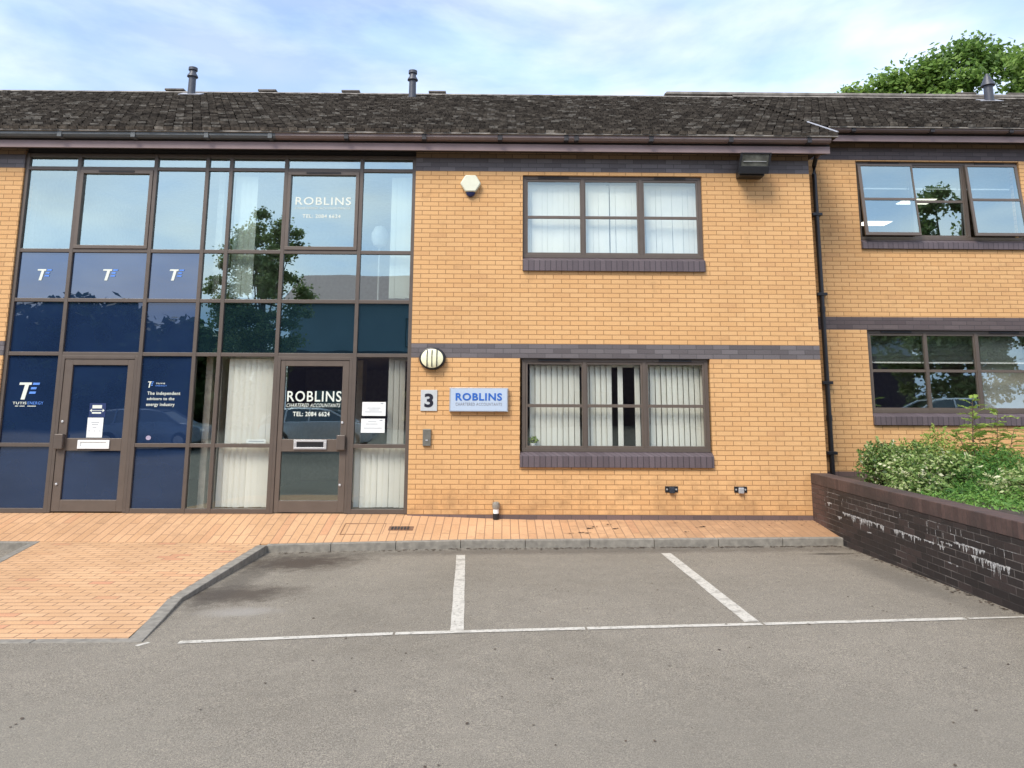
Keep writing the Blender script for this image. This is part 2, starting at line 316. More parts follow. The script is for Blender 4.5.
# ---------------------------------------------------------------- mesh helpers
class MB:
    def __init__(s): s.v = []; s.f = []
    def add(s, vs, fs):
        o = len(s.v); s.v += [tuple(v) for v in vs]; s.f += [tuple(i+o for i in f) for f in fs]; return s
    def box(s, x0, x1, y0, y1, z0, z1, T=None):
        vs = [Vector((x, y, z)) for x in (x0, x1) for y in (y0, y1) for z in (z0, z1)]
        if T is not None: vs = [T @ v for v in vs]
        return s.add(vs, [(0, 1, 3, 2), (4, 6, 7, 5), (0, 4, 5, 1), (2, 3, 7, 6), (0, 2, 6, 4), (1, 5, 7, 3)])
    def prism(s, pts, a0, a1, axis='x'):
        # polygon pts in the other two axes, extruded along axis
        n = len(pts)
        def P(a, p): return {'x': (a, p[0], p[1]), 'y': (p[0], a, p[1]), 'z': (p[0], p[1], a)}[axis]
        return s.add([P(a0, p) for p in pts]+[P(a1, p) for p in pts], [tuple(range(n))[::-1], tuple(range(n, 2*n))]+[(i, (i+1) % n, n+(i+1) % n, n+i) for i in range(n)])
    def tube(s, path, rad, n=12, cap=True):
        path = [Vector(p) for p in path]; rings = []
        if not hasattr(rad, '__len__'): rad = [rad]*len(path)
        for i, p in enumerate(path):
            d = (path[min(i+1, len(path)-1)]-path[max(i-1, 0)]).normalized()
            a = d.orthogonal().normalized() if abs(d.z) > .99 else d.cross(Vector((0, 0, 1))).normalized()
            b = d.cross(a)
            rings.append([p+(a*math.cos(2*math.pi*k/n)+b*math.sin(2*math.pi*k/n))*rad[i] for k in range(n)])
        vs = [v for r in rings for v in r]; fs = []
        for i in range(len(rings)-1):
            for k in range(n): fs.append((i*n+k, i*n+(k+1) % n, (i+1)*n+(k+1) % n, (i+1)*n+k))
        if cap: fs += [tuple(range(n))[::-1], tuple(range((len(rings)-1)*n, len(rings)*n))]
        return s.add(vs, fs)
    def lathe(s, prof, c, axis='z', n=24, sx=1, sz=1):
        # prof: (radius, along)
        vs = []
        for r, a in prof:
            for k in range(n):
                u, w = r*math.cos(2*math.pi*k/n), r*math.sin(2*math.pi*k/n)
                vs.append(Vector(c)+(Vector((u*sx, w, a)) if axis == 'z' else Vector((u*sx, -a, w*sz)) if axis == 'y' else Vector((a, u, w))))
        m = len(prof); fs = [(i*n+k, i*n+(k+1) % n, (i+1)*n+(k+1) % n, (i+1)*n+k) for i in range(m-1) for k in range(n)]
        fs += [tuple(range(n))[::-1], tuple(range((m-1)*n, m*n))]
        return s.add(vs, fs)
    def build(s, name, mat, parent=None, bevel=0, smooth=False, label=None, **k):
        me = bpy.data.meshes.new(name); me.from_pydata(s.v, [], s.f); me.update()
        bm = bmesh.new(); bm.from_mesh(me); bmesh.ops.recalc_face_normals(bm, faces=bm.faces); bm.to_mesh(me); bm.free()
        o = bpy.data.objects.new(name, me); COL.objects.link(o); me.materials.append(mat)
        if parent is not None: o.parent = parent
        if bevel:
            md = o.modifiers.new('bevel', 'BEVEL'); md.width = bevel; md.segments = 2; md.limit_method = 'ANGLE'
        if smooth:
            me.shade_smooth() if hasattr(me, 'shade_smooth') else None
            try: me.set_sharp_from_angle(angle=R(40))
            except Exception: pass
        if label: o['label'] = label
        tag(o, **k) if k else None
        return o
def tag(o, label=None, category=None, group=None, kind=None):
    if label: o['label'] = label
    if category: o['category'] = category
    if group: o['group'] = group
    if kind: o['kind'] = kind
    return o
def thing(name, label, category, loc=(0, 0, 0), group=None, rz=0):
    o = bpy.data.objects.new(name, None); COL.objects.link(o); o.location = loc; o.rotation_euler.z = rz; o.empty_display_size = .2
    return tag(o, label, category, group)
def box(x0, x1, y0, y1, z0, z1): return MB().box(x0, x1, y0, y1, z0, z1)
def rawmesh(name, V, F, mat, parent=None, tone=None, **k):
    me = bpy.data.meshes.new(name); me.from_pydata(V, [], F)
    if tone is not None:
        a = me.attributes.new('tone', 'FLOAT', 'FACE'); a.data.foreach_set('value', np.asarray(tone, dtype=np.float32))
    me.update(); me.materials.append(mat)
    o = bpy.data.objects.new(name, me); COL.objects.link(o)
    if parent is not None: o.parent = parent
    if k: tag(o, **k)
    return o
def lettering(name, lines, mat, y, parent=None, depth=.004, label=None, **k):
    if len(lines) > 1:
        for ln in lines: lettering(name, [ln], mat, y, parent, depth, label, **k)
        return
    """lines: (text, x0, x1, z0, z1, bold, shear) -> one mesh of letters on a facade-parallel plane facing -Y"""
    V, F = [], []
    for (txt, x0, x1, z0, z1, bold, shear) in lines:
        cu = bpy.data.curves.new('t', 'FONT'); cu.body = txt; cu.size = 1; cu.offset = bold; cu.shear = shear; cu.resolution_u = 4; cu.space_character = 1.12
        ob = bpy.data.objects.new('t', cu); COL.objects.link(ob)
        bpy.context.view_layer.update()
        me = bpy.data.meshes.new_from_object(ob.evaluated_get(bpy.context.evaluated_depsgraph_get()))
        vs = np.array([v.co[:] for v in me.vertices]); lo, hi = vs.min(0), vs.max(0)
        o = len(V); n = len(vs)
        for q in (0, 1):
            for v in vs:
                V.append((x0+(v[0]-lo[0])/(hi[0]-lo[0])*(x1-x0), y-(depth if q == 0 else 0), z0+(v[1]-lo[1])/(hi[1]-lo[1])*(z1-z0)))
        cnt = {}
        for p in me.polygons:
            vv = list(p.vertices); F.append(tuple(i+o for i in vv)); F.append(tuple(i+o+n for i in reversed(vv)))
            for a, b in zip(vv, vv[1:]+vv[:1]): cnt[(a, b)] = 1
        for (a, b) in cnt:
            if (b, a) not in cnt: F.append((b+o, a+o, a+o+n, b+o+n))
        bpy.data.objects.remove(ob); bpy.data.meshes.remove(me); bpy.data.curves.remove(cu)
    me = bpy.data.meshes.new(name); me.from_pydata(V, [], F); me.update(); me.materials.append(mat)
    o = bpy.data.objects.new(name, me); COL.objects.link(o)
    if parent is not None: o.parent = parent
    if label: o['label'] = label
    if k: tag(o, **k)
    return o
def interp(x, P):
    if x <= P[0][0]: return P[0][1]
    for (a, va), (b, vb) in zip(P, P[1:]):
        if x <= b: return va+(vb-va)*(x-a)/(b-a)
    return P[-1][1]

# ---------------------------------------------------------------- ground
KZ = [(-9, -.235), (-6.2, -.24), (-3.2, -.265), (-.64, -.2), (4.7, -.15)]
FZ = [(-9, -.34), (-3, -.31), (-.4, -.25), (4.6, -.15)]
YK, YF = -1.1, -5.3
def kz(x): return interp(x, KZ)
def az_(x, y):
    zr, zf = kz(x)-.10, interp(x, FZ)
    if y >= YK: return zr
    if y >= YF: t = (YK-y)/(YK-YF); return zr+(zf-zr)*t
    if y >= -14: t = (YF-y)/(14+YF); return zf+(-.26-zf)*t
    g = interp(x, [(-16, -.05), (-6, .05), (6, .25), (16, .55)])
    return -.26+(g+.26)*min(1, (-14-y)/3.5)
def linsp(a, b, st): n = max(1, round((b-a)/st)); return [a+(b-a)*i/n for i in range(n+1)]
def sheet(name, X, Y, zf, mat, dz=0, thick=None, **k):
    V = [(x, y, zf(x, y)+dz) for y in Y for x in X]; n = len(X)
    F = [(j*n+i, j*n+i+1, (j+1)*n+i+1, (j+1)*n+i) for j in range(len(Y)-1) for i in range(n-1)]
    if thick:
        o = len(V); m = len(Y)
        V += [(x, y, zf(x, y)+dz-thick) for y in Y for x in X]
        per = [(i) for i in range(n)]+[j*n+n-1 for j in range(1, m)]+[(m-1)*n+i for i in range(n-2, -1, -1)]+[j*n for j in range(m-2, 0, -1)]
        F += [(b, a, a+o, b+o) for a, b in zip(per, per[1:]+per[:1])]
    return rawmesh(name, V, F, mat, **k)
AX = [-400, -150, -60, -30, -16]+linsp(-9, 5.5, .5)+[9, 16, 30, 60, 150, 400]
AY = [-400, -150, -60, -30, -20, -17.5]+linsp(-14, -5.3, .6)+linsp(-5.3, -1.1, .42)[1:]+[-.9, 0, 12, 30, 60, 150, 400]
sheet('car_park', AX, AY, az_, MT['asphalt'], kind='structure')
def wz(x): return interp(x, [(-1.6, 0), (.3, -.065), (5, -.065)])
def footz(x, y): t = min(1, max(0, -y/1.0)); return wz(x)+(kz(x)-wz(x))*t
FX = linsp(-14, 4.78, .4)
sheet('footpath', FX, linsp(-.985, .06, .2), footz, MT['pave1'], thick=.2, kind='structure')
def rampx(y): # left and right limits of the paved forecourt ramp
    return interp(-y, [(1.0, -6.3), (2.3, -6.0), (5.3, -5.5)]), interp(-y, [(1.0, -3.3), (3.9, -3.3), (4.6, -3.18), (5.3, -3.08)])
def rampz(x, y):
    t = max(0, min(1, (-y-1.0)/4.3)); return kz(x)+(interp(x, FZ)+.004-kz(x))*t
V, F = [], []; ys = linsp(-5.22, -.987, .22); nx = 13
for y in ys:
    a, b = rampx(y)
    for i in range(nx): x = a+(b-a)*i/(nx-1); V.append((x, y, rampz(x, y)))
for j in range(len(ys)-1):
    for i in range(nx-1): F.append((j*nx+i, j*nx+i+1, (j+1)*nx+i+1, (j+1)*nx+i))
rawmesh('ramp_paving', V, F, MT['pave2'], kind='structure')
# kerbs: stones laid end to end
def kerbrun(name, pts, w, top, bottom=-.6, L=.92, side=1):
    mb = MB(); pts = [Vector(p) for p in pts]
    for a, b in zip(pts, pts[1:]):
        n = max(1, round((b-a).length/L)); d = (b-a).normalized(); nrm = Vector((-d.y, d.x))*w*side
        for i in range(n):
            p = a+(b-a)*(i/n)+d*.003; q = a+(b-a)*((i+1)/n)-d*.003
            vs = []
            for (c, e) in ((p, 0), (q, 0), (q, 1), (p, 1)):
                w_ = c+nrm*e; vs.append((w_.x, w_.y, top(w_.x, w_.y)))
            vs += [(v[0], v[1], bottom) for v in vs]
            mb.add(vs, [(0, 1, 2, 3), (7, 6, 5, 4), (0, 4, 5, 1), (1, 5, 6, 2), (2, 6, 7, 3), (3, 7, 4, 0)])
    return mb.build(name, MT['kerb'], bevel=.008, kind='structure')
kerbrun('kerb', [(-3.2, -1.1), (4.72, -1.1)], .11, lambda x, y: kz(x)+.004)
kerbrun('kerb', [(-14, -1.1), (-6.3, -1.1)], .11, lambda x, y: kz(x)+.004)
kerbrun('kerb', [(-3.18, -1.1), (-3.18, -3.9), (-3.05, -4.6), (-2.93, -5.3)], .13, lambda x, y: rampz(x, y)+.006, side=-1)
kerbrun('kerb', [(-6.3, -.99), (-6.0, -2.3), (-5.5, -5.3)], .1, lambda x, y: rampz(x, y)+.006, side=-1)
kerbrun('kerb', [(-5.5, -5.34), (-3.0, -5.30)], .11, lambda x, y: az_(x, y)+.008)
# painted bay lines
def strip(name, a, b, w, dz=.0035):
    a, b = Vector(a), Vector(b); d = (b-a); n = max(2, round(d.length/.2)); d.normalize(); q = Vector((-d.y, d.x))*w/2
    V, F = [], []
    for i in range(n+1):
        c = a+(b-a)*i/n
        for s in (-1, 1): p = c+q*s*(1+random.uniform(-.05, .05)); V.append((p.x, p.y, az_(p.x, p.y)+dz))
    for i in range(n): F.append((2*i, 2*i+1, 2*i+3, 2*i+2))
    return rawmesh(name, V, F, MT['paint'], kind='structure')
strip('parking_line', (-.53, -1.6), (-.37, -5.18), .115)
strip('parking_line', (2.13, -1.6), (2.14, -5.07), .125)
for a, b in (((-2.62, -5.33), (-.9, -5.22)), ((-.88, -5.22), (.7, -5.18)), ((.72, -5.18), (2.2, -5.15)), ((2.22, -5.15), (3.96, -5.10)), ((3.99, -5.1), (7, -5.0))):
    strip('parking_line', a, b, .08 if a[0] < 3.9 else .045, .0045)
strip('parking_line', (-2.93, -5.40), (-2.87, -5.31), .045)
def frame_rect(x0, x1, y0, y1, w, z):
    return MB().box(x0, x1, y0, y0+w, z-.05, z).box(x0, x1, y1-w, y1, z-.05, z).box(x0, x0+w, y0+w, y1-w, z-.05, z).box(x1-w, x1, y0+w, y1-w, z-.05, z)
# ---------------------------------------------------------------- wall builder
def cut_boxes(X0, X1, zs, holes, y0, y1):
    """grid of boxes; returns a list of (x0,x1,z0,z1) solid cells clipped by holes"""
    xs = sorted(set([X0, X1]+[h[0] for h in holes]+[h[1] for h in holes])); xs = [x for x in xs if X0 <= x <= X1]
    za, zb = zs; zz = sorted(set([za, zb]+[h[2] for h in holes if za < h[2] < zb]+[h[3] for h in holes if za < h[3] < zb]))
    out = []
    for i in range(len(xs)-1):
        for j in range(len(zz)-1):
            cx, cz = (xs[i]+xs[i+1])/2, (zz[j]+zz[j+1])/2
            if not any(h[0] < cx < h[1] and h[2] < cz < h[3] for h in holes): out.append((xs[i], xs[i+1], zz[j], zz[j+1]))
    return out
def wall(parent, X0, X1, y0, y1, dz, holes, zmin, ztop):
    bz = [(dz, dz+2.352, 'brick'), (dz+2.352, dz+2.5725, 'blue'), (dz+2.5725, dz+5.3655, 'brick'), (dz+5.3655, dz+5.586, 'blue'), ]
    brick_cells = []
    for za, zb, k in bz:
        if k != 'blue': brick_cells += cut_boxes(X0, X1, (za, zb), holes, y0, y1)
    def runs(za, zb, nm, m, lab=None, cells=None):
        cells = sorted(cells or cut_boxes(X0, X1, (za, zb), holes, y0, y1)); cur = MB(); last = None
        for c in cells:
            if last is not None and c[0] > last+.01: cur.build(nm, m, parent, label=lab); cur = MB()
            cur.box(c[0], c[1], y0, y1, c[2], c[3]); last = max(last or -99, c[1])
        cur.build(nm, m, parent, label=lab)
    for za, zb, k in bz:
        if k == 'blue': runs(za, zb, 'brick_band', MT['bluew' if dz > 0 else 'blue'], 'dark blue grey brick band')
    runs(zmin, dz, 'plinth', MT['plinth'])
    runs(dz+5.586, ztop, 'top_course', MT['topb'], 'brick course under the soffit coloured with eaves shade')
    runs(0, 0, 'brick_wall', MT['brick'], None, brick_cells)

# ---------------------------------------------------------------- blinds
def blind_mesh(x0, x1, z0, z1, y, pitch=.09, gaps=(), ang=12, seed=1):
    rd = random.Random(seed); mb = MB(); x = x0+pitch*.5
    while x < x1:
        if not any(a < x < b for a, b in gaps):
            T = Matrix.Translation((x, y+rd.uniform(-.004, .004), z1)) @ Matrix.Rotation(R(ang+rd.uniform(-3, 3)), 4, 'Z') @ Matrix.Rotation(R(rd.uniform(-.25, .25)), 4, 'Y')
            mb.box(-pitch*.497, pitch*.497, -.001, .001, z0-z1+rd.uniform(0, .01), 0, T)
        x += pitch
    mb.box(x0, x1, y+.045, y+.075, z1-.02, z1+.03)
    return mb

# ---------------------------------------------------------------- buildings
main = thing('office_building', 'two storey buff brick office with bronze glazed entrance screen and number 3 beside its door', 'office building')
HG = (-7.73, -1.43, -.6, 5.70)
HU = (.30, 3.205, 3.73, 5.31); HL = (.265, 3.225, .698, 2.352)
MX0, MX1 = -13.5, 4.96
wall(main, MX0, MX1, 0, .28, 0, [HG, HU, HL, (-13.2, -10.4, 3.73, 5.31), (-13.2, -10.4, .698, 2.352)], -.6, 5.70)
def sill(parent, x0, x1, z0, z1, yf, label=None):
    s = MB().prism([(yf-.045, z0), (yf+.25, z0), (yf+.25, z1), (yf+.06, z1), (yf-.045, z1-.055)], x0, x1, 'x')
    return s.build('sill', MT['sill'], parent, bevel=.004, label=label)
def window(parent, x0, x1, z0, z1, yf, cols, tz, glass, label, blind=None, ajar=(), vents=(0, 2)):
    """cols: glass x ranges; tz: transom (low, high)"""
    fy0, fy1 = yf+.05, yf+.12
    f = MB(); fw = .055
    f.box(x0, x1, fy0, fy1, z1-fw, z1).box(x0, x1, fy0, fy1, z0, z0+fw)
    f.box(x0, x0+fw, fy0, fy1, z0+fw, z1-fw).box(x1-fw, x1, fy0, fy1, z0+fw, z1-fw)
    edges = [x0+fw]
    for a, b in zip(cols, cols[1:]):
        m = (a[1]+b[0])/2; f.box(m-.028, m+.028, fy0, fy1, z0+fw, z1-fw); edges += [m-.028, m+.028]
    edges.append(x1-fw)
    w = f.build('window', MT['frame'], parent, bevel=.003, label=label)
    for i in range(len(cols)):
        a, b = edges[2*i], edges[2*i+1]; ga, gb = cols[i]; zt0, zt1 = z0+fw, z1-fw; gz0, gz1 = zt0+.035, zt1-.035
        if i in ajar:
            H = Matrix.Translation((0, fy0-.01, zt1)) @ Matrix.Rotation(R(-6.0), 4, 'X') @ Matrix.Translation((0, -(fy0-.01), -zt1))
            a -= .02; b += .02; zt0 -= .02; yy0, yy1 = fy0-.045, fy0-.005
        else: H = Matrix.Identity(4); yy0, yy1 = fy0+.012, fy1-.012
        s = MB()
        s.box(a, b, yy0, yy1, gz1, zt1, H).box(a, b, yy0, yy1, zt0, gz0, H).box(a, ga, yy0, yy1, gz0, gz1, H).box(gb, b, yy0, yy1, gz0, gz1, H)
        s.box(ga, gb, yy0+.004, yy1-.004, tz[0], tz[1], H)
        s.build('sash', MT['sash'], w, bevel=.003, label='top hung sash pushed open at the bottom' if i in ajar else None)
        for (p, q) in ((gz0, tz[0]), (tz[1], gz1)):
            ym = (yy0+yy1)/2
            MB().box(ga, gb, ym-.003, ym+.003, p, q, H).build('pane', glass, w)
        if i in vents:
            MB().box(a+(b-a)*.22, a+(b-a)*.78, fy0-.012, fy0, z1-.045, z1-.012).build('trickle_vent', MT['vent'], w)
    return w
TZu, TZl = (4.62, 4.655), (1.60, 1.648)
wu = window(main, .30, 3.205, 3.955, 5.31, 0, [(.385, 1.23), (1.32, 2.155), (2.27, 3.12)], (4.605, 4.65), MT['glass_u'], 'upper window with white vertical blinds drawn')
sill(wu, .30, 3.205, 3.73, 3.955, 0)
blind_mesh(.36, 1.25, 3.99, 5.2, .20, .088, (), 6, 3).build('vertical_blind', MT['blind'], wu)
blind_mesh(1.28, 1.68, 3.99, 5.2, .20, .088, (), 5, 4).build('vertical_blind', MT['blind'], wu)
blind_mesh(1.735, 2.2, 3.99, 5.2, .20, .088, (), 5, 44).build('vertical_blind', MT['blind'], wu)
blind_mesh(2.23, 3.16, 3.99, 5.2, .24, .088, (), 5, 5).build('vertical_blind', MT['blind'], wu)
wl = window(main, .295, 3.205, .925, 2.352, 0, [(.384, 1.23), (1.32, 2.15), (2.264, 3.12)], TZl, MT['glass_c'], 'lower window with cream vertical blinds and a dark gap between slats')
sill(wl, .265, 3.225, .698, .925, 0)
blind_mesh(.42, 1.25, .97, 2.25, .22, .088, (), 19, 6).build('vertical_blind', MT['blind'], wl)
blind_mesh(1.28, 2.2, .97, 2.25, .22, .088, ((1.68, 1.78), (1.90, 2.06)), 19, 7).build('vertical_blind', MT['blind'], wl)
blind_mesh(2.23, 3.17, .97, 2.25, .22, .088, (), 19, 8).build('vertical_blind', MT['blind'], wl)
for zz in (0, 1):   # windows of the next unit, left of the frame
    a = window(main, -13.2, -10.4, (.925, 3.955)[zz], (2.352, 5.31)[zz], 0, [(-13.11, -12.3), (-12.2, -11.4), (-11.3, -10.49)], (TZl, TZu)[zz], MT['glass_c'], 'window of the next unit to the left')
    sill(a, -13.2, -10.4, (.698, 3.73)[zz], (.925, 3.955)[zz], 0)

# --- glazed entrance screen
XM = [-7.70, -6.867, -5.635, -4.805, -4.42, -3.53, -2.31, -1.46]
ZM = [.04, 1.0, 2.385, 3.227, 4.02, 5.375, 5.59]
hw = .029
MB().box(-7.73, -1.43, .06, .2, 5.62, 5.70).build('head_shade_strip', MT['soffit'], main)  # black strip painting the eaves shade above the top panes
sc = MB(); y0, y1 = .03, .13
for i, x in enumerate(XM): sc.box(x-hw, x+hw, y0, y1, 0, 5.62)
for j, z in enumerate(ZM):
    for i in range(7):
        if i in (1, 5) and j in (0, 1): continue
        sc.box(XM[i]+hw, XM[i+1]-hw, y0+.004, y1-.004, z-.028 if j else 0, z+.028 if j < 6 else 5.62)
screen = sc.build('glazed_screen', MT['frame'], main, bevel=.003, label='two storey bronze framed glass screen with two doors')
for i in (1, 5):
    sb = MB()
    a, b = XM[i]+hw+.004, XM[i+1]-hw-.004; z0, z1 = ZM[4]+.032, ZM[5]-.032
    sb.box(a, b, .018, .08, z0, z0+.055).box(a, b, .018, .08, z1-.055, z1).box(a, a+.055, .018, .08, z0+.055, z1-.055).box(b-.055, b, .018, .08, z0+.055, z1-.055)
    MB().box(a+.3, b-.3, .008, .018, z1-.035, z1-.008).build('trickle_vent', MT['vent'], screen)
    sb.build('opening_sash', MT['sash'], screen, bevel=.003)
FILM = 'pane covered with dark blue film'
for i in range(7):
    for j in range(6):
        if i in (1, 5) and j < 2: continue
        a, b, c, d = XM[i]+hw, XM[i+1]-hw, ZM[j]+.028, ZM[j+1]-.028
        if j == 0: c = .068
        if j == 4 and i in (1, 5): a += .058; b -= .058; c += .058; d -= .058
        lab = None
        if i < 3 and j <= 3: m = MT['film'] if j < 3 else MT['film_u']; lab = FILM
        elif j == 2: m = MT['spandrel']; lab = 'dark tinted spandrel pane'
        elif j >= 3: m = MT['glass_r']
        elif i == 3: m = MT['glass_d']
        else: m = MT['glass_c'] if i in (4,) or j == 0 else MT['glass_d']
        MB().box(a+.002, b-.002, .068, .076, c+.002, d-.002).build('pane', m, screen, label=lab)
blind_mesh(-4.38, -3.58, .07, .97, .2, .088, (), 20, 11).build('vertical_blind', MT['blind'], screen)
blind_mesh(-4.30, -3.56, 1.02, 2.33, .2, .088, (), 20, 12).build('vertical_blind', MT['blind'], screen)
blind_mesh(-2.28, -1.52, .07, .97, .2, .088, (), 20, 13).build('vertical_blind', MT['blind'], screen)
blind_mesh(-1.80, -1.52, 1.02, 2.33, .2, .088, (), 30, 14).build('vertical_blind', MT['blind'], screen)
blind_mesh(-4.38, -4.05, 3.3, 5.30, .2, .088, (), 20, 15).build('vertical_blind', MT['blind'], screen)
blind_mesh(-1.84, -1.5, 3.3, 5.30, .2, .088, (), 20, 16).build('vertical_blind', MT['blind'], screen)

def door(x0, x1, glass, label, hinge_right, plate):
    f = MB(); z0, z1 = .005, 2.357; ya, yb = .035, .11
    w = .085
    f.box(x0, x0+w*.55, ya-.005, yb, z0, z1).box(x1-w*.55, x1, ya-.005, yb, z0, z1).box(x0+w*.55, x1-w*.55, ya-.005, yb, z1-.05, z1)
    fr = f.build('door_frame', MT['frame'], main, bevel=.003)
    a, b = x0+w*.55+.004, x1-w*.55-.004
    g = MB(); st = .14 if True else 0
    top, bot = z1-.054, .02
    gl = (a+(.072 if hinge_right else .125), b-(.10 if hinge_right else .10))
    g.box(a, gl[0], ya+.006, yb-.01, bot, top).box(gl[1], b, ya+.006, yb-.01, bot, top)
    g.box(gl[0], gl[1], ya+.006, yb-.01, bot, .19).box(gl[0], gl[1], ya+.006, yb-.01, .915, 1.10).box(gl[0], gl[1], ya+.006, yb-.01, top-.09, top)
    d = g.build('door', MT['sash'], main, bevel=.004, label=label)
    for c, e in ((.19, .915), (1.10, top-.09)):
        MB().box(gl[0]+.002, gl[1]-.002, .072, .08, c+.002, e-.002).build('pane', glass, d)
    return d, fr, gl
dR, frR, gR = door(XM[5]+hw, XM[6]-hw, MT['glass_d'], 'bronze framed glass door lettered ROBLINS', True, True)
dL, frL, gL = door(XM[1]+hw, XM[2]-hw, MT['film'], 'bronze framed door with blue film and a white letterbox', False, True)
def letterbox(p, x0, x1, z0, z1, white):
    m = MT['white'] if white else MT['silver']
    lb = MB().box(x0, x1, .022, .04, z0, z0+.03).box(x0, x1, .022, .04, z1-.03, z1).box(x0, x0+.045, .022, .04, z0+.03, z1-.03).box(x1-.045, x1, .022, .04, z0+.03, z1-.03)
    lb.build('letterbox', m, p, bevel=.002)
    MB().box(x0+.045, x1-.045, .033, .04, z0+.03, z1-.03).build('letter_flap', MT['paper'] if white else MT['dark'], p)
letterbox(dR, -3.19, -2.69, .95, 1.09, False); letterbox(dL, -6.47, -5.99, .945, 1.075, True)
def pull(p, x0, x1, side):
    MB().box(x0, x1, -.035, .036, .94, 1.165).build('handle', MT['frame'], p, bevel=.01)
    for z in (1.35, .42): MB().lathe([(.018, 0), (.018, .012), (.012, .014)], ((x0+x1)/2+side*.02, .04, z), 'y', 12).build('lock_cylinder', MT['silver'], p)
pull(dR, -2.53, -2.40, .055); pull(dL, -6.80, -6.67, .0)

# lettering on the glass
RB = lambda x0, x1, z0, z1: ('ROBLINS', x0, x1, z0, z1, .010, 0)
lettering('lettering', [RB(-3.335, -2.50, 1.668, 1.83), ('CHARTERED ACCOUNTANTS', -3.34, -2.51, 1.585, 1.64, .004, .35), ('TEL: 2084 6624', -3.235, -2.67, 1.445, 1.515, .02, 0)], MT['letter_w'], .070, dR)
lettering('lettering', [RB(-3.365, -2.47, 4.80, 4.93), ('TEL: 2084 6624', -3.24, -2.63, 4.585, 4.645, .018, 0), ('CHARTERED ACCOUNTANTS', -3.37, -2.48, 4.73, 4.765, .0, .3)], MT['letter_w'], .066, screen)
def te_logo(x, z, w, h, parent, y=.064):
    mb = MB()
    mb.prism([(x, z+h), (x+.62*w, z+h), (x+.60*w, z+.86*h), (x-.02*w, z+.86*h)], y-.004, y, 'y')
    mb.prism([(x+.27*w, z+.86*h), (x+.48*w, z+.86*h), (x+.32*w, z), (x+.12*w, z)], y-.004, y, 'y')
    mb.build('logo_letter', MT['letter_w'], parent)
    b = MB()
    for (a, c, q) in ((.66, 1.0, .86), (.58, .86, .60), (.52, .84, .34)):
        b.prism([(x+a*w, z+q*h), (x+(a+.03)*w, z+(q+.13)*h), (x+(c+.03)*w, z+(q+.13)*h), (x+c*w, z+q*h)], y-.004, y, 'y')
    b.build('logo_bar', MT['letter_lb'], parent)
te_logo(-7.46, 1.68, .30, .26, screen)
te_logo(-7.37, 3.54, .215, .18, screen); te_logo(-6.34, 3.545, .225, .18, screen); te_logo(-5.29, 3.55, .22, .18, screen)
te_logo(-5.49, 1.87, .085, .095, screen)
lettering('lettering', [('TUTIS', -7.54, -7.33, 1.607, 1.645, .01, 0), ('The independent', -5.49, -4.985, 1.745, 1.81, .012, 0), ('advisors to the', -5.49, -5.07, 1.68, 1.725, .012, 0), ('energy industry', -5.495, -5.06, 1.575, 1.64, .012, 0), ('TUTIS', -5.37, -5.23, 1.925, 1.945, .02, 0)], MT['letter_w'], .066, screen)
lettering('lettering', [('ENERGY', -7.31, -7.07, 1.605, 1.65, 0, 0), ('ENERGY', -5.37, -5.2, 1.89, 1.91, 0, 0)], MT['letter_lb'], .066, screen)
for k, (a, b) in enumerate(((-7.50, -7.45), (-7.43, -7.35), (-7.31, -7.18))):
    MB().box(a, b, .062, .066, 1.575, 1.585).build('tagline_bar', MT['letter_w'], screen)

# interiors: rooms seen through the glass, faces inwards
def room(parent, x0, x1, y0, y1, z0, z1, m=None, mf=None):
    MB().box(x0-.1, x1+.1, y1, y1+.1, z0, z1).box(x0-.1, x0, y0, y1, z0, z1).box(x1, x1+.1, y0, y1, z0, z1).box(x0-.1, x1+.1, y0, y1+.1, z1, z1+.1).build('room_wall', m or MT['int'], parent)
    MB().box(x0-.1, x1+.1, y0, y1+.1, z0-.1, z0).build('room_floor', mf or MT['intd'], parent)
room(main, -7.65, -4.7, .30, 5.5, .0, 2.42); room(main, -4.45, 4.6, .30, 5.5, .0, 2.42)
room(main, -7.65, -4.7, .30, 5.5, 3.24, 5.60); room(main, -4.45, 4.6, .30, 5.5, 3.24, 5.60)
room(main, -13.3, -8.0, .30, 5.5, .0, 2.42); room(main, -13.3, -8.0, .30, 5.5, 3.24, 5.60)
MB().box(-2.62, -2.44, 1.5, 1.9, 0.0, 2.4).box(-1.95, -1.0, 2.6, 2.7, 0, 2.4).build('partition', plain('cream_partition', (.5, .46, .37), .8), main)

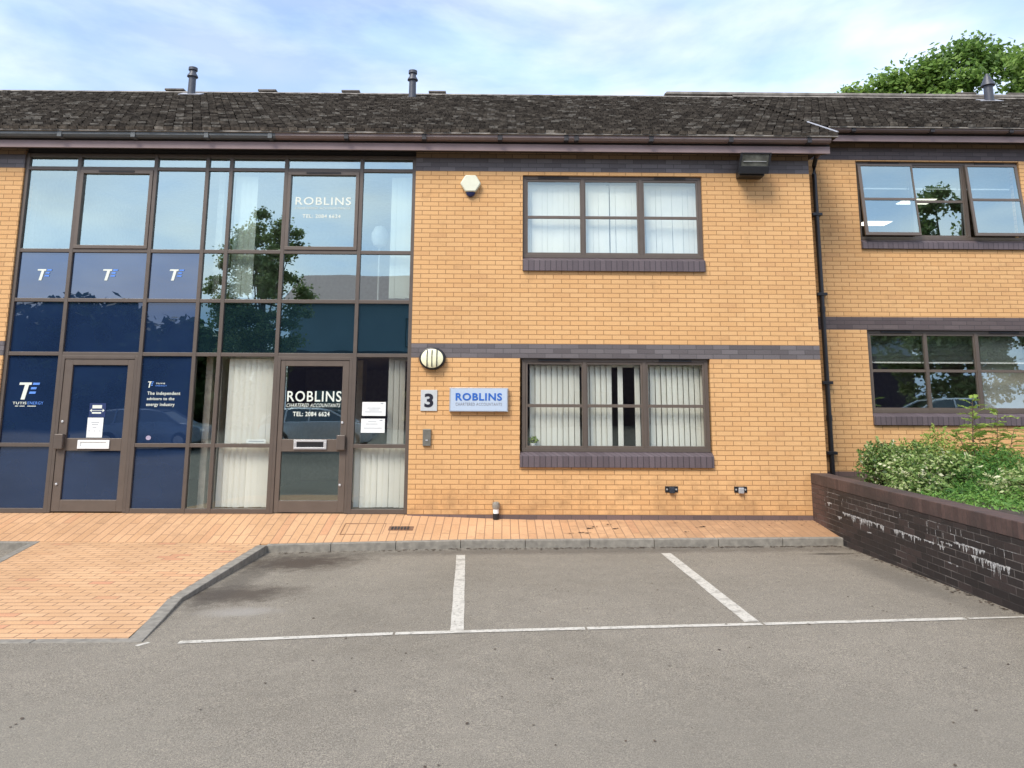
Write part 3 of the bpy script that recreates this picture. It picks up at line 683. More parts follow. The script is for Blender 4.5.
# --- roof
def roof(x0, x1, ye, ze, yr, zr, seed, parent, label):
    rd = np.random.default_rng(seed); Ls = math.hypot(yr-ye, zr-ze); n = round(Ls/.20); g = Ls/n
    dy, dz = (yr-ye)/Ls, (zr-ze)/Ls; V, F, T = [], [], []; tw = .15
    m = int((x1-x0)/tw)+1
    row_t = rd.uniform(-.05, .05, n)
    for r in range(n):
        s0 = r*g-.02; s1 = s0+g*1.12
        for c in range(m):
            xa = x0+(c-(.5 if r % 2 else 0))*tw; xb = xa+tw*.94
            xa = max(xa, x0); xb = min(xb, x1)
            if xb-xa < .02: continue
            h = .030+rd.uniform(0, .012); sj = rd.uniform(-.014, .014); h2 = h+rd.uniform(-.005, .005)
            o = len(V)
            for (xx, s, hh) in ((xa, s0+sj, h), (xb, s0+sj+rd.uniform(-.003, .003), h2), (xb, s1, .001), (xa, s1, .001)):
                V.append((xx, ye+dy*s-dz*hh, ze+dz*s+dy*hh))
            for (xx, s) in ((xa, s0+sj), (xb, s0+sj)): V.append((xx, ye+dy*s+dz*.012, ze+dz*s-dy*.012))
            F.append((o, o+1, o+2, o+3)); F.append((o+4, o+5, o+1, o))
            t = float(np.clip(rd.normal(.42, .08)+row_t[r], 0, .92))
            if rd.random() < .006: t = 1.0
            T += [t, float(np.clip(rd.normal(.62, .24), 0, .95))]
    o = rawmesh('roof', V, F, MT['tile'], parent, T); o['label'] = label
    MB().prism([(ye, ze-.03), (yr, zr-.03), (yr+(yr-ye), ze-.03)], x0, x1, 'x').build('roof_deck', MT['soffit'], o)
    # rear slope, plain
    MB().prism([(yr+.02, zr-.01), (yr+(yr-ye), ze-.02), (yr+(yr-ye), ze-.028), (yr+.02, zr-.028)], x0, x1, 'x').build('rear_slope', MT['ridged'], o)
    rm = MB(); x = x0
    while x < x1:
        e = min(x1, x+.45)
        if e-x > .05: rm.prism([(yr-.12, zr-.035), (yr-.10, zr+.0), (yr, zr+.035+random.uniform(0, .008)), (yr+.1, zr+0), (yr+.12, zr-.035)], x+.003, e, 'x')
        x += .45
    rm.build('ridge', MT['ridge'], o)
    return o
RY, RZ = 5.0, 8.765
rf = roof(-16, 5.30, -.40, 5.895, RY, RZ, 5, main, 'weathered dark plain tile roof slope')
for a, b in ((-7.87, -7.43), (-5.72, -5.30), (-3.79, -3.37), (-1.77, -1.37), (3.73, 4.1)):
    MB().box(a, b, RY-.1, RY+.1, RZ+.03, RZ+.075).build('ridge_vent', MT['ridged'], rf, bevel=.01)
def vent_pipe(parent, x, y, z, h=.62, cone=False):
    p = MB()
    if cone: p.lathe([(.10, -.1), (.095, h*.55), (.15, h*.56), (.14, h*.62), (.075, h*.84), (.07, h*.9), (.045, h*.92), (.03, h)], (x, y, z), 'z', 18)
    else: p.lathe([(.085, -.1), (.078, h*.62), (.12, h*.66), (.115, h*.70), (.075, h*.80), (.072, h*.88), (.098, h*.90), (.098, h)], (x, y, z), 'z', 18)
    o = p.build('vent_pipe', MT['pipeg'], parent, smooth=True)
    MB().box(-.24, .24, -.14, .14, -.01, .03, Matrix.Translation((x, y, z)) @ Matrix.Rotation(R(28), 4, 'X')).build('flashing', MT['lead'], o)
def roofz(y, y0=-.40, z0=5.895): return z0+(y-y0)*(RZ-z0)/(RY-y0)
vent_pipe(rf, -7.05, 4.45, roofz(4.45)+.02, .64); vent_pipe(rf, -2.08, 4.4, roofz(4.4)-.02, .66)
MB().prism([(-16, -.40), (5.3, -.40), (5.3, -.36), (-16, -.36)], 5.855, 5.885, 'z').build('eaves_tile_edge', MT['ridge'], rf)
def gutter(parent, x0, x1, yf, z0, z1, mat, label=None, joints=()):
    h = z1-z0
    g = MB().prism([(yf, z1), (yf+.006, z1), (yf+.012, z0+h*.3), (yf+.035, z0+.008), (yf+.10, z0+.008), (yf+.11, z1), (yf+.116, z1), (yf+.116, z0), (yf+.03, z0), (yf, z0+h*.35)], x0, x1, 'x').build('gutter', mat, parent, label=label)
    for x in joints:
        MB().box(x-.035, x+.035, yf-.012, yf+.12, z0-.012, z1+.004).build('gutter_joint', MT['gutter_g'] if mat is MT['gutter_g'] else MT['vent'], g, bevel=.004)
    return g
gj = [-7.1-1.2*k for k in range(-7, 9)]
gutter(main, -16, -3.62, -.37, 5.775, 5.868, MT['gutter_g'], 'dark grey length of gutter', [x for x in (-11.6, -9.9, -8.6, -7.0, -5.85, -4.7, -3.7)])
gutter(main, -3.62, 5.2, -.37, 5.775, 5.868, MT['gutter'], 'brown length of gutter', [-2.5, -1.27, -.07, .98, 1.14, 2.33, 3.6, 4.85])
MB().box(-16, 5.22, -.25, -.225, 5.628, 5.745).build('fascia', MT['fascia'], main, bevel=.003)
MB().box(-16, 5.22, -.235, -.215, 5.745, 5.87).build('gutter_shade_strip', MT['soffit'], main)  # black strip standing in for the shadow below the gutter
MB().prism([(-.225, 5.632), (-.225, 5.65), (.0, 5.705), (.0, 5.687)], -16, 5.2, 'x').build('soffit', MT['soffit'], main)
MB().prism([(-.22, 5.66), (-.22, 5.82), (.25, 6.1), (.25, 5.72), (0, 5.71)], 5.195, 5.215, 'x').build('fascia_end', MT['fascia'], main)
# back and side walls
MB().box(MX0, MX0+.28, .28, 10.0, -.6, 5.7).box(MX0, MX1, 10.0, 10.28, -.6, 5.7).box(MX1-.28, MX1, .28, 1.0, -.6, 5.7).build('side_wall', MT['brick'], main)

wing = thing('office_building', 'buff brick office wing set back behind the planter, its upper windows ajar', 'office building')
DZ = .575; WY = 1.0
HWU = (6.21, 9.12, 4.335, 5.925); HWL = (6.20, 9.10, 1.33, 2.927)
X1w = 19.0
rep = [(a+k*4.6, b+k*4.6, c, d) for (a, b, c, d) in (HWU, HWL) for k in (1, 2)]
rep = [h for h in rep if h[1] < 18.7]
wall(wing, 4.96, X1w, WY, WY+.28, DZ, [HWU, HWL]+rep, -.6, 6.275)
wlu = window(wing, 6.21, 9.12, 4.51, 5.925, WY, [(6.30, 7.19), (7.25, 8.10), (8.20, 9.04)], (5.19, 5.235), MT['glass_r'], 'upper window with both outer sashes pushed ajar', ajar=(0, 2))
sill(wlu, 6.21, 9.12, 4.335, 4.51, WY)
wll = window(wing, 6.20, 9.10, 1.53, 2.927, WY, [(6.285, 7.19), (7.25, 8.05), (8.14, 9.02)], (2.215, 2.262), MT['glass_d'], 'lower window with blinds half lowered and a reflected car')
sill(wll, 6.20, 9.10, 1.33, 1.53, WY)
def venetian(parent, x0, x1, zb, zt, y):
    m = MB(); z = zb+.04
    while z < zt: m.box(x0, x1, y-.010, y+.010, z, z+.003, Matrix.Identity(4)); z += .022
    o = m.build('venetian_blind', MT['vblind'], parent)
    MB().box(x0, x1, y-.014, y+.014, zb, zb+.024).build('bottom_rail', MT['white'], parent)
for a, b in ((6.24, 7.2), (7.23, 8.1), (8.13, 9.05)):
    venetian(wll, a, b, 2.375, 2.9, WY+.22); venetian(wlu, a, b, 5.47, 5.9, WY+.22)
MB().box(8.32, 9.06, WY+.34, WY+.36, 1.56, 2.9).build('backing_panel', plain('pale_board', (.42, .41, .36), .8, 0, .1, 2), wll)
for h in rep:
    up = h[2] > 3
    w_ = window(wing, h[0], h[1], h[2]+.18, h[3], WY, [(h[0]+.09, h[0]+.98), (h[0]+1.04, h[0]+1.89), (h[0]+1.99, h[0]+2.83)], (5.19, 5.235) if up else (2.215, 2.262), MT['glass_c'], 'window further along the wing')
    sill(w_, h[0], h[1], h[2], h[2]+.18, WY)
room(wing, 5.3, 18.5, WY+.30, 8, .6, 2.98); room(wing, 5.3, 18.5, WY+.30, 8, 3.7, 6.15)
MB().box(4.96, 5.24, WY+.28, 10.0, -.6, 6.27).box(X1w-.28, X1w, WY+.28, 10, -.6, 6.27).box(4.96, X1w, 10, 10.28, -.6, 6.27).build('side_wall', MT['brick'], wing)
rz2 = 8.79
rw = roof(5.31, 20.5, .60, roofz(.60)+.014, RY, rz2, 9, wing, 'weathered dark tile roof slope of the wing')
for a, b in ((10.6, 11.05), (11.8, 12.3)): MB().box(a, b, RY-.1, RY+.1, rz2+.09, rz2+.13).build('ridge_vent', MT['ridged'], rw, bevel=.01)
vent_pipe(rw, 11.06, 4.5, 8.53, .66, True)
MB().box(3.76, 20.5, RY-.11, RY+.11, rz2+.01, rz2+.085).build('raised_ridge', MT['ridge'], rw, bevel=.02)
MB().prism([(5.6, .6), (20.5, .6), (20.5, .64), (5.6, .64)], 6.395, 6.42, 'z').build('eaves_tile_edge', MT['ridge'], rw)
gutter(wing, 5.58, 20, .63, 6.345, 6.415, MT['gutter'], None, [6.05, 7.42, 8.80, 10.2])
MB().box(5.22, 20.4, .75, .775, 6.20, 6.31).build('fascia', MT['fascia'], wing, bevel=.003)
MB().box(5.22, 20.4, .765, .785, 6.31, 6.42).build('gutter_shade_strip', MT['soffit'], wing)  # gutter shadow of the wing, painted as a black strip
MB().prism([(.775, 6.204), (.775, 6.22), (1.0, 6.275), (1.0, 6.26)], 5.0, 20, 'x').build('soffit', MT['soffit'], wing)
MB().tube([(5.30, -.40, 5.935), (5.30, .75, 5.935+1.15*.5315)], .014, 6).build('verge_flashing', MT['lead'], wing)
# ceiling panels lit inside the wing
lm = bpy.data.materials.new('lit_panel'); lm.use_nodes = True; b_ = lm.node_tree.nodes['Principled BSDF']
b_.inputs['Emission Color'].default_value = (1, .93, .8, 1); b_.inputs['Emission Strength'].default_value = 1.0; b_.inputs['Base Color'].default_value = (.8, .8, .8, 1)
for k, (x, y) in enumerate(((9.1, 4.35), (9.15, 6.4))):
    t = thing('ceiling_light', ('lit square ceiling panel seen through the upper wing window, nearer the glass', 'lit square ceiling panel deep inside the upper wing room, lower in the pane')[k], 'ceiling light', (x, y, 6.13), 'ceiling lights inside the wing')
    MB().box(-.34, .34, -.22, .22, -.02, 0).build('diffuser', lm, t); MB().box(-.37, .37, -.25, .25, -.012, .01).build('frame', MT['white'], t)

# --- downpipe between the two
dp = thing('downpipe', 'black rainwater downpipe in the corner between the buff brick office and its wing', 'downpipe', (5.40, .93, .5))
MB().tube([(.035, -.3, 5.52), (.035, -.12, 5.42), (.035, -.02, 5.30), (.035, 0, 5.15), (.035, 0, 0)], .04, 14).build('pipe', MT['pipe'], dp, smooth=True)
for z in (.35, 1.5, 3.0, 4.4): MB().box(-.05, .12, -.05, .06, z, z+.05).build('bracket', MT['pipe'], dp, bevel=.004)
for z in (.9, 2.72): MB().tube([(.035, 0, z), (.035, 0, z+.09)], .05, 14).build('socket', MT['pipe'], dp, smooth=True)

# ---------------------------------------------------------------- things on the wall
t = thing('floodlight', 'black halogen floodlight tilted up under the eaves', 'floodlight', (3.96, 0, 5.36))
T = Matrix.Translation((0, 0, -.02)) @ Matrix.Rotation(R(14), 4, 'X')
h = MB(); fr_, bk = -.30, -.10
vs = [(-.25, fr_, .0), (.21, fr_, .0), (.26, fr_, .33), (-.21, fr_, .33), (-.17, bk, .05), (.17, bk, .05), (.17, bk, .27), (-.17, bk, .27)]
h.add([T @ Vector(v) for v in vs], [(0, 1, 2, 3), (7, 6, 5, 4), (0, 4, 5, 1), (1, 5, 6, 2), (2, 6, 7, 3), (3, 7, 4, 0)])
h.build('housing', MT['dark'], t, bevel=.01)
fm = MB()
SK = T @ Matrix(((1, 0, .13, -.02), (0, 1, 0, 0), (0, 0, 1, 0), (0, 0, 0, 1)))
for q in ((-.245, .245, .0, .12), (-.245, .245, .31, .335), (-.245, -.215, .12, .31), (.215, .245, .12, .31)): fm.box(q[0], q[1], fr_-.03, fr_-.002, q[2], q[3], SK)
fm.build('front_frame', MT['dark'], t, bevel=.004)
MB().box(-.213, .213, fr_-.014, fr_-.004, .122, .308, SK).build('lamp_glass', plain('flood_reflector', (.12, .12, .10), .3, .3, .5, 9), t)
MB().box(-.18, .18, fr_-.03, fr_-.016, .19, .20, SK).build('lamp_tube', MT['silver'], t)
MB().box(-.20, .2, -.22, -.0, -.10, .02).build('gear_box', MT['dark'], t, bevel=.015)
MB().box(-.04, .04, -.12, 0, -.02, .08).build('bracket', MT['dark'], t)
MB().box(-.22, -.13, -.226, -.221, -.04, -.02).build('maker_plate', MT['silver'], t)

t = thing('alarm_box', 'cream hexagonal burglar alarm box high on the buff brick by the screen', 'alarm box', (-.54, 0, 5.14))
hexp = [(.168*math.cos(R(60*k)), .145*math.sin(R(60*k))/math.sin(R(60))*.95) for k in range(6)]
MB().prism(hexp, -.09, 0, 'y').build('cover', MT['alarm'], t, bevel=.018, smooth=True)
MB().lathe([(.075, 0), (.075, .05), (.05, .07)], (0, -.0, -.135), 'y', 16).build('strobe', plain('blue_strobe', (.015, .02, .07), .2), t, smooth=True)

t = thing('wall_light', 'round black bulkhead light with cream lens on the dark band', 'wall light', (-1.095, 0, 2.335))
MB().lathe([(.176, 0), (.176, .05), (.168, .085), (.146, .098)], (0, 0, 0), 'y', 36, 1.17).build('housing', MT['dark'], t, smooth=True)
MB().lathe([(.148, .08), (.145, .108), (.11, .125), (.05, .135)], (0, 0, 0), 'y', 36, 1.17).build('lens', MT['lens'], t, smooth=True)
bm_ = MB()
for x in (-.075, 0, .075): bm_.box(x-.006, x+.006, -.142, -.09, -.13, .13)
bm_.build('guard_bar', MT['dark'], t)

t = thing('number_plaque', 'square pale plaque with a black 3 below the wall light', 'number sign', (-1.137, 0, 1.695))
MB().box(-.127, .127, -.02, 0, -.16, .16).build('plate', plain('plaque_grey', (.48, .50, .50), .4, 0, .04), t, bevel=.003)
lettering('numeral', [('3', -.068, .068, -.105, .105, .03, 0)], MT['letter_k'], -.0205, t, .004)
t = thing('company_sign', 'pale blue ROBLINS accountants sign board on the brick', 'sign', (-.368, 0, 1.705))
MB().box(-.45, .45, -.075, 0, -.18, .185).build('box', MT['sign_edge'], t, bevel=.006)
MB().box(-.432, .432, -.081, -.076, -.165, .17).build('face', MT['sign'], t)
lettering('lettering', [('ROBLINS', -.355, .355, -.01, .105, .03, 0)], MT['letter_b'], -.0815, t, .004)
lettering('lettering', [('CHARTERED ACCOUNTANTS', -.355, .355, -.085, -.04, .004, 0)], MT['letter_g'], -.0815, t, .003)
t = thing('door_keypad', 'small grey entry keypad on brick below the plaque', 'keypad', (-1.155, 0, 1.135))
MB().box(-.062, .062, -.04, 0, -.127, .127).build('case', plain('keypad_grey', (.17, .165, .14), .4, .3), t, bevel=.006)
MB().box(-.018, .018, -.046, -.04, -.05, -.03).build('button', MT['silver'], t)
for k, x in enumerate((2.568, 3.62)):
    t = thing('wall_bracket', ('dark metal security bracket low on the brick, left one under the window end', 'dark metal bracket with bright hasp low on brick, right one nearer the planter')[k], 'bracket', (x, 0, .38), 'low wall brackets')
    MB().box(-.098, .098, -.012, 0, -.045, .045).build('plate', MT['dark'], t, bevel=.003)
    MB().box(-.04, .04, -.06, -.012, -.055, .03).build('hasp', MT['silver'] if k else plain('dark_steel', (.06, .07, .09), .3, .6), t, bevel=.008)
    for s in (-.07, .07): MB().lathe([(.013, 0), (.013, .006)], (s, -.012, .0), 'y', 10).build('screw', MT['silver'], t)
t = thing('drain_cap_pipe', 'short grey overflow pipe with white collar at the wall foot', 'overflow pipe', (-.092, -.05, -.06))
MB().lathe([(.045, 0), (.045, .085)], (0, 0, 0), 'z', 14).build('base', MT['dark'], t, smooth=True)
MB().lathe([(.043, .085), (.043, .15)], (0, 0, 0), 'z', 14).build('collar', MT['white'], t, smooth=True)
MB().lathe([(.05, .15), (.06, .19), (.05, .245), (.02, .255)], (0, .0, 0), 'z', 14).build('hood', plain('galv', (.28, .26, .22), .5, .3), t, smooth=True)

# papers on glass
def notice(name, x0, x1, z0, z1, y, label, marks, cat='notice', group=None, logo=None):
    t = thing(name, label, cat, ((x0+x1)/2, y, z0), group)
    w = (x1-x0)/2
    MB().box(-w, w, -.002, 0, 0, z1-z0).build('sheet', MT['paper'], t)
    mb = MB()
    for (a, b, z) in marks: mb.box(-w+a*2*w, -w+b*2*w, -.003, -.002, z*(z1-z0)-.004, z*(z1-z0)+.004)
    mb.build('print_line', MT['letter_g'], t)
    if logo: MB().box(w*.55, w*.8, -.003, -.002, (z1-z0)*.85, (z1-z0)*.91).build('emblem', MT['letter_g'], t)
    return t
notice('notice', -2.172, -1.808, 1.457, 1.667, .064, 'white printed notice taped in the side pane, upper of two', [(.22, .78, .56), (.28, .72, .42), (.12, .85, .28)], group='notices beside the door', logo=1)
notice('notice', -2.18, -1.815, 1.20, 1.413, .064, 'white printed notice taped in the side pane, lower of two', [(.3, .65, .78), (.2, .7, .62), (.12, .88, .33)], group='notices beside the door', logo=1)
notice('notice', -6.37, -6.13, 1.11, 1.41, .069, 'white notice sheet on the blue filmed door below a navy poster', [(.25, .75, .75), (.3, .7, .65), (.35, .6, .5), (.1, .22, .33), (.45, .55, .33), (.75, .88, .33)])
t = thing('poster', 'navy social distance poster with a white double arrow on the blue door', 'poster', (-6.235, .069, 1.415))
MB().box(-.125, .125, -.002, 0, 0, .215).build('sheet', plain('navy_sheet', (.008, .025, .10), .5), t)
MB().box(-.08, .065, -.004, -.002, .135, .185).box(-.08, .06, -.004, -.002, .055, .08).box(-.085, .08, -.004, -.002, .10, .108).prism([(-.115, .104), (-.085, .13), (-.085, .078)], -.004, -.002, 'y').prism([(.11, .104), (.08, .078), (.08, .13)], -.004, -.002, 'y').build('print', MT['letter_w'], t)
notice('notice', -3.95, -3.65, 1.03, 1.09, .15, 'small pale strip of paper inside the pane above the lower blind', [(.1, .9, .5)])
t = thing('window_sticker', 'tiny round white sticker on the blue film pane', 'sticker', (-5.42, .064, 1.11))
MB().lathe([(.034, 0), (.034, .002)], (0, 0, 0), 'y', 20, 1.17).build('sticker', plain('sticker_grey', (.35, .3, .4), .5), t)
# things indoors
t = thing('floor_lamp', 'white globe lamp on a thin stand behind the upstairs glass', 'floor lamp', (-2.10, .75, 3.24))
MB().lathe([(.0, 0), (.14, 0), (.14, .02), (.015, .03), (.015, 1.0), (.03, 1.02)], (0, 0, 0), 'z', 16).build('stand', MT['white'], t, smooth=True)
MB().lathe([(.02, 1.0), (.09, 1.04), (.13, 1.15), (.13, 1.25), (.08, 1.36), (.01, 1.39)], (0, 0, 0), 'z', 20, 1.1).build('globe', MT['white'], t, smooth=True)
t = thing('potted_plant', 'small pale green plant in the corner of the lower window', 'plant', (.47, .18, .98))
MB().lathe([(.04, 0), (.055, .07)], (0, 0, 0), 'z', 12).build('pot', MT['white'], t)
V, F, T_ = [], [], []
def leafcloud(n, cen, rad, size, seed, flat=.6, surf=.55, tone=(.5, .25), asp=.55, fuzz=.05):
    """n leaf quads in an ellipsoid"""
    rg = np.random.default_rng(seed)
    d = rg.normal(size=(n, 3)); d /= np.linalg.norm(d, axis=1)[:, None]
    rr_ = (surf+(1-surf)*rg.random(n)**.7)*(1+rg.normal(0, fuzz, n))
    c = np.array(cen)+d*rr_[:, None]*np.array(rad)
    a = rg.normal(size=(n, 3)); a[:, 2] *= flat; a /= np.linalg.norm(a, axis=1)[:, None]
    up = rg.normal(size=(n, 3))*.6+np.array([0, -.3, .8])+d*.4; b = np.cross(up, a); b /= np.linalg.norm(b, axis=1)[:, None]
    s = size*rg.uniform(.6, 1.3, n)[:, None]
    V = np.stack([c-a*s, c-b*s*asp, c+a*s, c+b*s*asp], 1).reshape(-1, 3)
    T = np.clip(rg.normal(tone[0], tone[1], n), 0, 1)
    return V, T
def leaves(name, clouds, mat, parent=None, **k):
    Vs = np.concatenate([c[0] for c in clouds]); T = np.concatenate([c[1] for c in clouds]); n = len(T)
    me = bpy.data.meshes.new(name); me.vertices.add(4*n); me.vertices.foreach_set('co', Vs.astype(np.float32).ravel())
    me.loops.add(4*n); me.loops.foreach_set('vertex_index', np.arange(4*n, dtype=np.int32))
    me.polygons.add(n); me.polygons.foreach_set('loop_start', np.arange(0, 4*n, 4, dtype=np.int32)); me.polygons.foreach_set('loop_total', np.full(n, 4, dtype=np.int32))
    a = me.attributes.new('tone', 'FLOAT', 'FACE'); a.data.foreach_set('value', T.astype(np.float32))
    me.update(calc_edges=True); me.validate(); me.materials.append(mat)
    o = bpy.data.objects.new(name, me); COL.objects.link(o)
    if parent is not None: o.parent = parent
    if k: tag(o, **k)
    return o
MT['leaf_var'] = tonemat('variegated_leaf', [(0, (.035, .075, .018)), (.35, (.10, .18, .04)), (.65, (.22, .32, .09)), (.88, (.46, .50, .24)), (1, (.66, .65, .44))], .55, .15, .3)
MT['leaf_yel'] = tonemat('yellow_green_leaf', [(0, (.09, .17, .03)), (.5, (.24, .35, .07)), (1, (.48, .52, .16))], .55, .15, .35)
MT['leaf_grn'] = tonemat('green_leaf', [(0, (.03, .10, .02)), (.5, (.08, .20, .035)), (1, (.19, .34, .07))], .5, .15, .3)
MT['leaf_stem'] = tonemat('fresh_leaf', [(0, (.14, .25, .045)), (.5, (.27, .40, .08)), (1, (.46, .54, .15))], .5, .15, .4)
MT['leaf_tree'] = tonemat('tree_leaf', [(0, (.07, .13, .028)), (.5, (.16, .27, .055)), (1, (.30, .42, .10))], .5, .15, .45)
MT['leaf_dark'] = tonemat('dark_tree_leaf', [(0, (.03, .06, .018)), (.5, (.065, .115, .03)), (1, (.13, .19, .055))], .5, .15, .3)
leaves('foliage', [leafcloud(120, (0, 0, .11), (.09, .05, .06), .022, 3)], MT['leaf_yel'], t)

MT['leaf_mid'] = tonemat('mid_tree_leaf', [(0, (.07, .12, .04)), (.5, (.17, .24, .08)), (1, (.38, .42, .18))], .5, .15, .35)
# ---------------------------------------------------------------- planter
pl = thing('planter_wall', 'low dark brick retaining wall with white lime runs beside the parking bays', 'planter wall')
PXa, PXb, PYb, PT = 4.70, 4.43, -8.3, .628
def px_(y): return PXa+(PXb-PXa)*(-y)/8.3
V = []
def slab(z0, z1, off0, off1):
    a0, b0 = px_(0)+off0, px_(PYb)+off0; a1, b1 = px_(0)+off1, px_(PYb)+off1
    return MB().add([(a0, -.002, z0), (b0, PYb, z0), (b1, PYb, z0), (a1, -.002, z0), (a0, -.002, z1), (b0, PYb, z1), (b1, PYb, z1), (a1, -.002, z1)],
                    [(0, 1, 2, 3), (7, 6, 5, 4), (0, 4, 5, 1), (1, 5, 6, 2), (2, 6, 7, 3), (3, 7, 4, 0)])
slab(-.6, PT-.155, .004, .24).build('brickwork', MT['pl'], pl)
slab(PT-.153, PT, 0, .25).build('coping', MT['plcap'], pl, bevel=.008)
# lime runs: ragged thin crusts of white lime on the outer face (x = px_(y))
rd = random.Random(4); lm_ = MB()
def run(y0, y1, z, drop, dens=1.0):
    y = y0
    while y > y1:
        w = rd.uniform(.014, .055); d = drop*rd.uniform(.2, 1.0)**1.3*(1.45 if rd.random() < .25 else .95)
        if rd.random() < dens:
            x = px_(y)+.004
            top = z+rd.uniform(-.004, .006)
            lm_.add([(x-.003, y, top), (x-.003, y-w, top), (x-.003, y-w*.75, top-d*.6), (x-.003, y-w*.45, top-d), (x-.003, y-w*.2, top-d*.55)], [(0, 1, 2, 3, 4)])
            lm_.add([(x-.0035, y+.004, top+.004), (x-.0035, y-w-.006, top+.004), (x-.0035, y-w-.006, top-.008), (x-.0035, y+.004, top-.008)], [(0, 1, 2, 3)])
        y -= w*rd.uniform(.8, 1.5)
z1_, z2_ = .42-2*RH, .42-3*RH
run(-.62, -.75, .27, .07); run(-.9, -.98, .22, .08, .6)
run(-1.15, -2.35, .20, .11); run(-2.65, -3.25, .20, .10); run(-3.25, -3.75, .195, .05, .7); run(-.95, -1.15, .12, .05, .7)
run(-3.95, -4.45, .275, .08, .9); run(-4.25, -4.85, .20, .12, 1)
run(-3.7, -3.9, .24, .05, .6); run(-1.9, -2.05, .06, .01, .8); run(-3.75, -4.0, .05, .008, .5)
# bloom along brick joints
def joint(y0, y1, z):
    y = y0
    while y > y1:
        q = y-rd.uniform(.03, .16)
        if rd.random() < .62: joint1(y, max(q, y1), z+rd.uniform(-.001, .001), rd.uniform(.001, .0028))
        y = q
def joint1(y0, y1, z, h_): lm_.add([(px_(y0)+.001, y0, z+h_), (px_(y1)+.001, y1, z+h_*.4), (px_(y1)+.001, y1, z-h_*.4), (px_(y0)+.001, y0, z-h_)], [(0, 1, 2, 3)])
def vjoint(y, z, h=RH): lm_.add([(px_(y)+.001, y, z), (px_(y)+.001, y-.006, z), (px_(y)+.001, y-.005, z+h), (px_(y)+.001, y, z+h)], [(0, 1, 2, 3)])
for (a, b, z) in ((-.5, -1.1, .415), (-1.3, -1.9, .345), (-1.9, -2.5, .415), (-2.4, -2.75, .345), (-3.9, -5.0, .345), (-.6, -.8, .345), (-3.3, -4.0, .415), (-2.9, -3.3, .125), (-4.5, -5.0, .125)): joint(a, b, z)
for _ in range(26): vjoint(-rd.uniform(.45, 4.9), .42-RH*rd.choice((1, 1, 2, 2, 3))+.002, RH*rd.uniform(.5, 1))
lm_.build('lime_run', MT['lime'], pl)
sheet('planter_soil', [4.86]+linsp(5.3, 18.8, .6), linsp(-8.2, .99, .5), lambda x, y: .50+.04*math.sin(x*2.1+y)*math.cos(y*1.7) if x > 5 else .47, MT['soil'], kind='structure')

# shrubs
def shrub(name, label, cat, loc, clumps, mat, seed, size, n, tone, stem_h=.3, group=None, asp=.55):
    t = thing(name, label, cat, loc, group); cl = []
    clumps = [(tuple(v*1.18 for v in c), tuple(v*1.36 for v in r)) for c, r in clumps]
    for k, (c, r) in enumerate(clumps):
        m = int(.8*n*(r[0]*r[1]*r[2])**(2/3)/.06)
        cl.append(leafcloud(m, c, r, size, seed+k, .7, .35, tone, asp))
        # sprigs that break the outline
        rg = random.Random(seed*7+k)
        for q in range(9):
            a = rg.uniform(0, 6.28); e = rg.uniform(.1, 1.3)
            d = (math.cos(a)*math.cos(e), math.sin(a)*math.cos(e), math.sin(e))
            for s in (.95, 1.08, 1.2): cl.append(leafcloud(7, tuple(c[i]+d[i]*r[i]*s for i in range(3)), (size*1.1,)*3, size*.85, seed*31+k*9+q, .7, .1, (min(1, tone[0]+.08), tone[1]), asp))
    leaves('foliage', cl, mat, t)
    sm = MB(); rg = random.Random(seed)
    for k, (c, r) in enumerate(clumps):
        for q in range(4):
            e = (c[0]+rg.uniform(-.6, .6)*r[0], c[1]+rg.uniform(-.6, .6)*r[1], c[2]+rg.uniform(-.2, .6)*r[2])
            sm.tube([(rg.uniform(-.05, .05), rg.uniform(-.05, .05), -.03), (e[0]*.5, e[1]*.5, e[2]*.6), e], [.012, .009, .004], 5)
    sm.build('stem', MT['stem'], t)
    return t
Z0 = .48
shrub('variegated_shrub', 'cream and green variegated shrub at the left end behind the wall', 'shrub', (5.74, -.25, Z0), [((0, 0, .22), (.32, .3, .25)), ((.34, -.15, .24), (.3, .3, .26)), ((.1, .25, .30), (.25, .25, .2)), ((.2, -.4, .12), (.28, .25, .18))], MT['leaf_var'], 11, .031, 950, (.46, .25))
shrub('variegated_shrub', 'pale variegated shrub spilling towards the wall in the middle of the bed', 'shrub', (5.78, -1.2, Z0), [((.0, 0, .14), (.36, .35, .24)), ((-.2, -.32, .06), (.28, .3, .17)), ((.25, -.2, .2), (.3, .28, .24)), ((.1, .4, .18), (.3, .3, .22))], MT['leaf_var'], 21, .031, 950, (.54, .26))
shrub('spiraea_bush', 'light yellow green bushy shrub against the wing wall', 'shrub', (6.65, .05, Z0), [((-.25, 0, .26), (.28, .3, .24)), ((.08, .05, .36), (.22, .25, .30)), ((.0, -.25, .22), (.32, .3, .22)), ((.6, 0, .26), (.3, .3, .2))], MT['leaf_yel'], 31, .024, 1000, (.5, .25))
shrub('evergreen_bush', 'dark green feathery bush between the two pale shrubs', 'shrub', (6.2, -1.75, Z0), [((.15, .35, .2), (.26, .3, .25)), ((.0, -.1, .10), (.28, .3, .2)), ((.46, .2, .24), (.24, .28, .24)), ((-.3, -.3, .02), (.22, .25, .13))], MT['leaf_grn'], 41, .030, 1050, (.42, .25), asp=.25)
shrub('variegated_shrub', 'pale variegated shrub at the right edge of the picture', 'shrub', (6.1, -2.65, Z0), [((.1, 0, .14), (.3, .3, .2)), ((.45, .1, .16), (.35, .3, .22))], MT['leaf_var'], 51, .031, 950, (.60, .25))
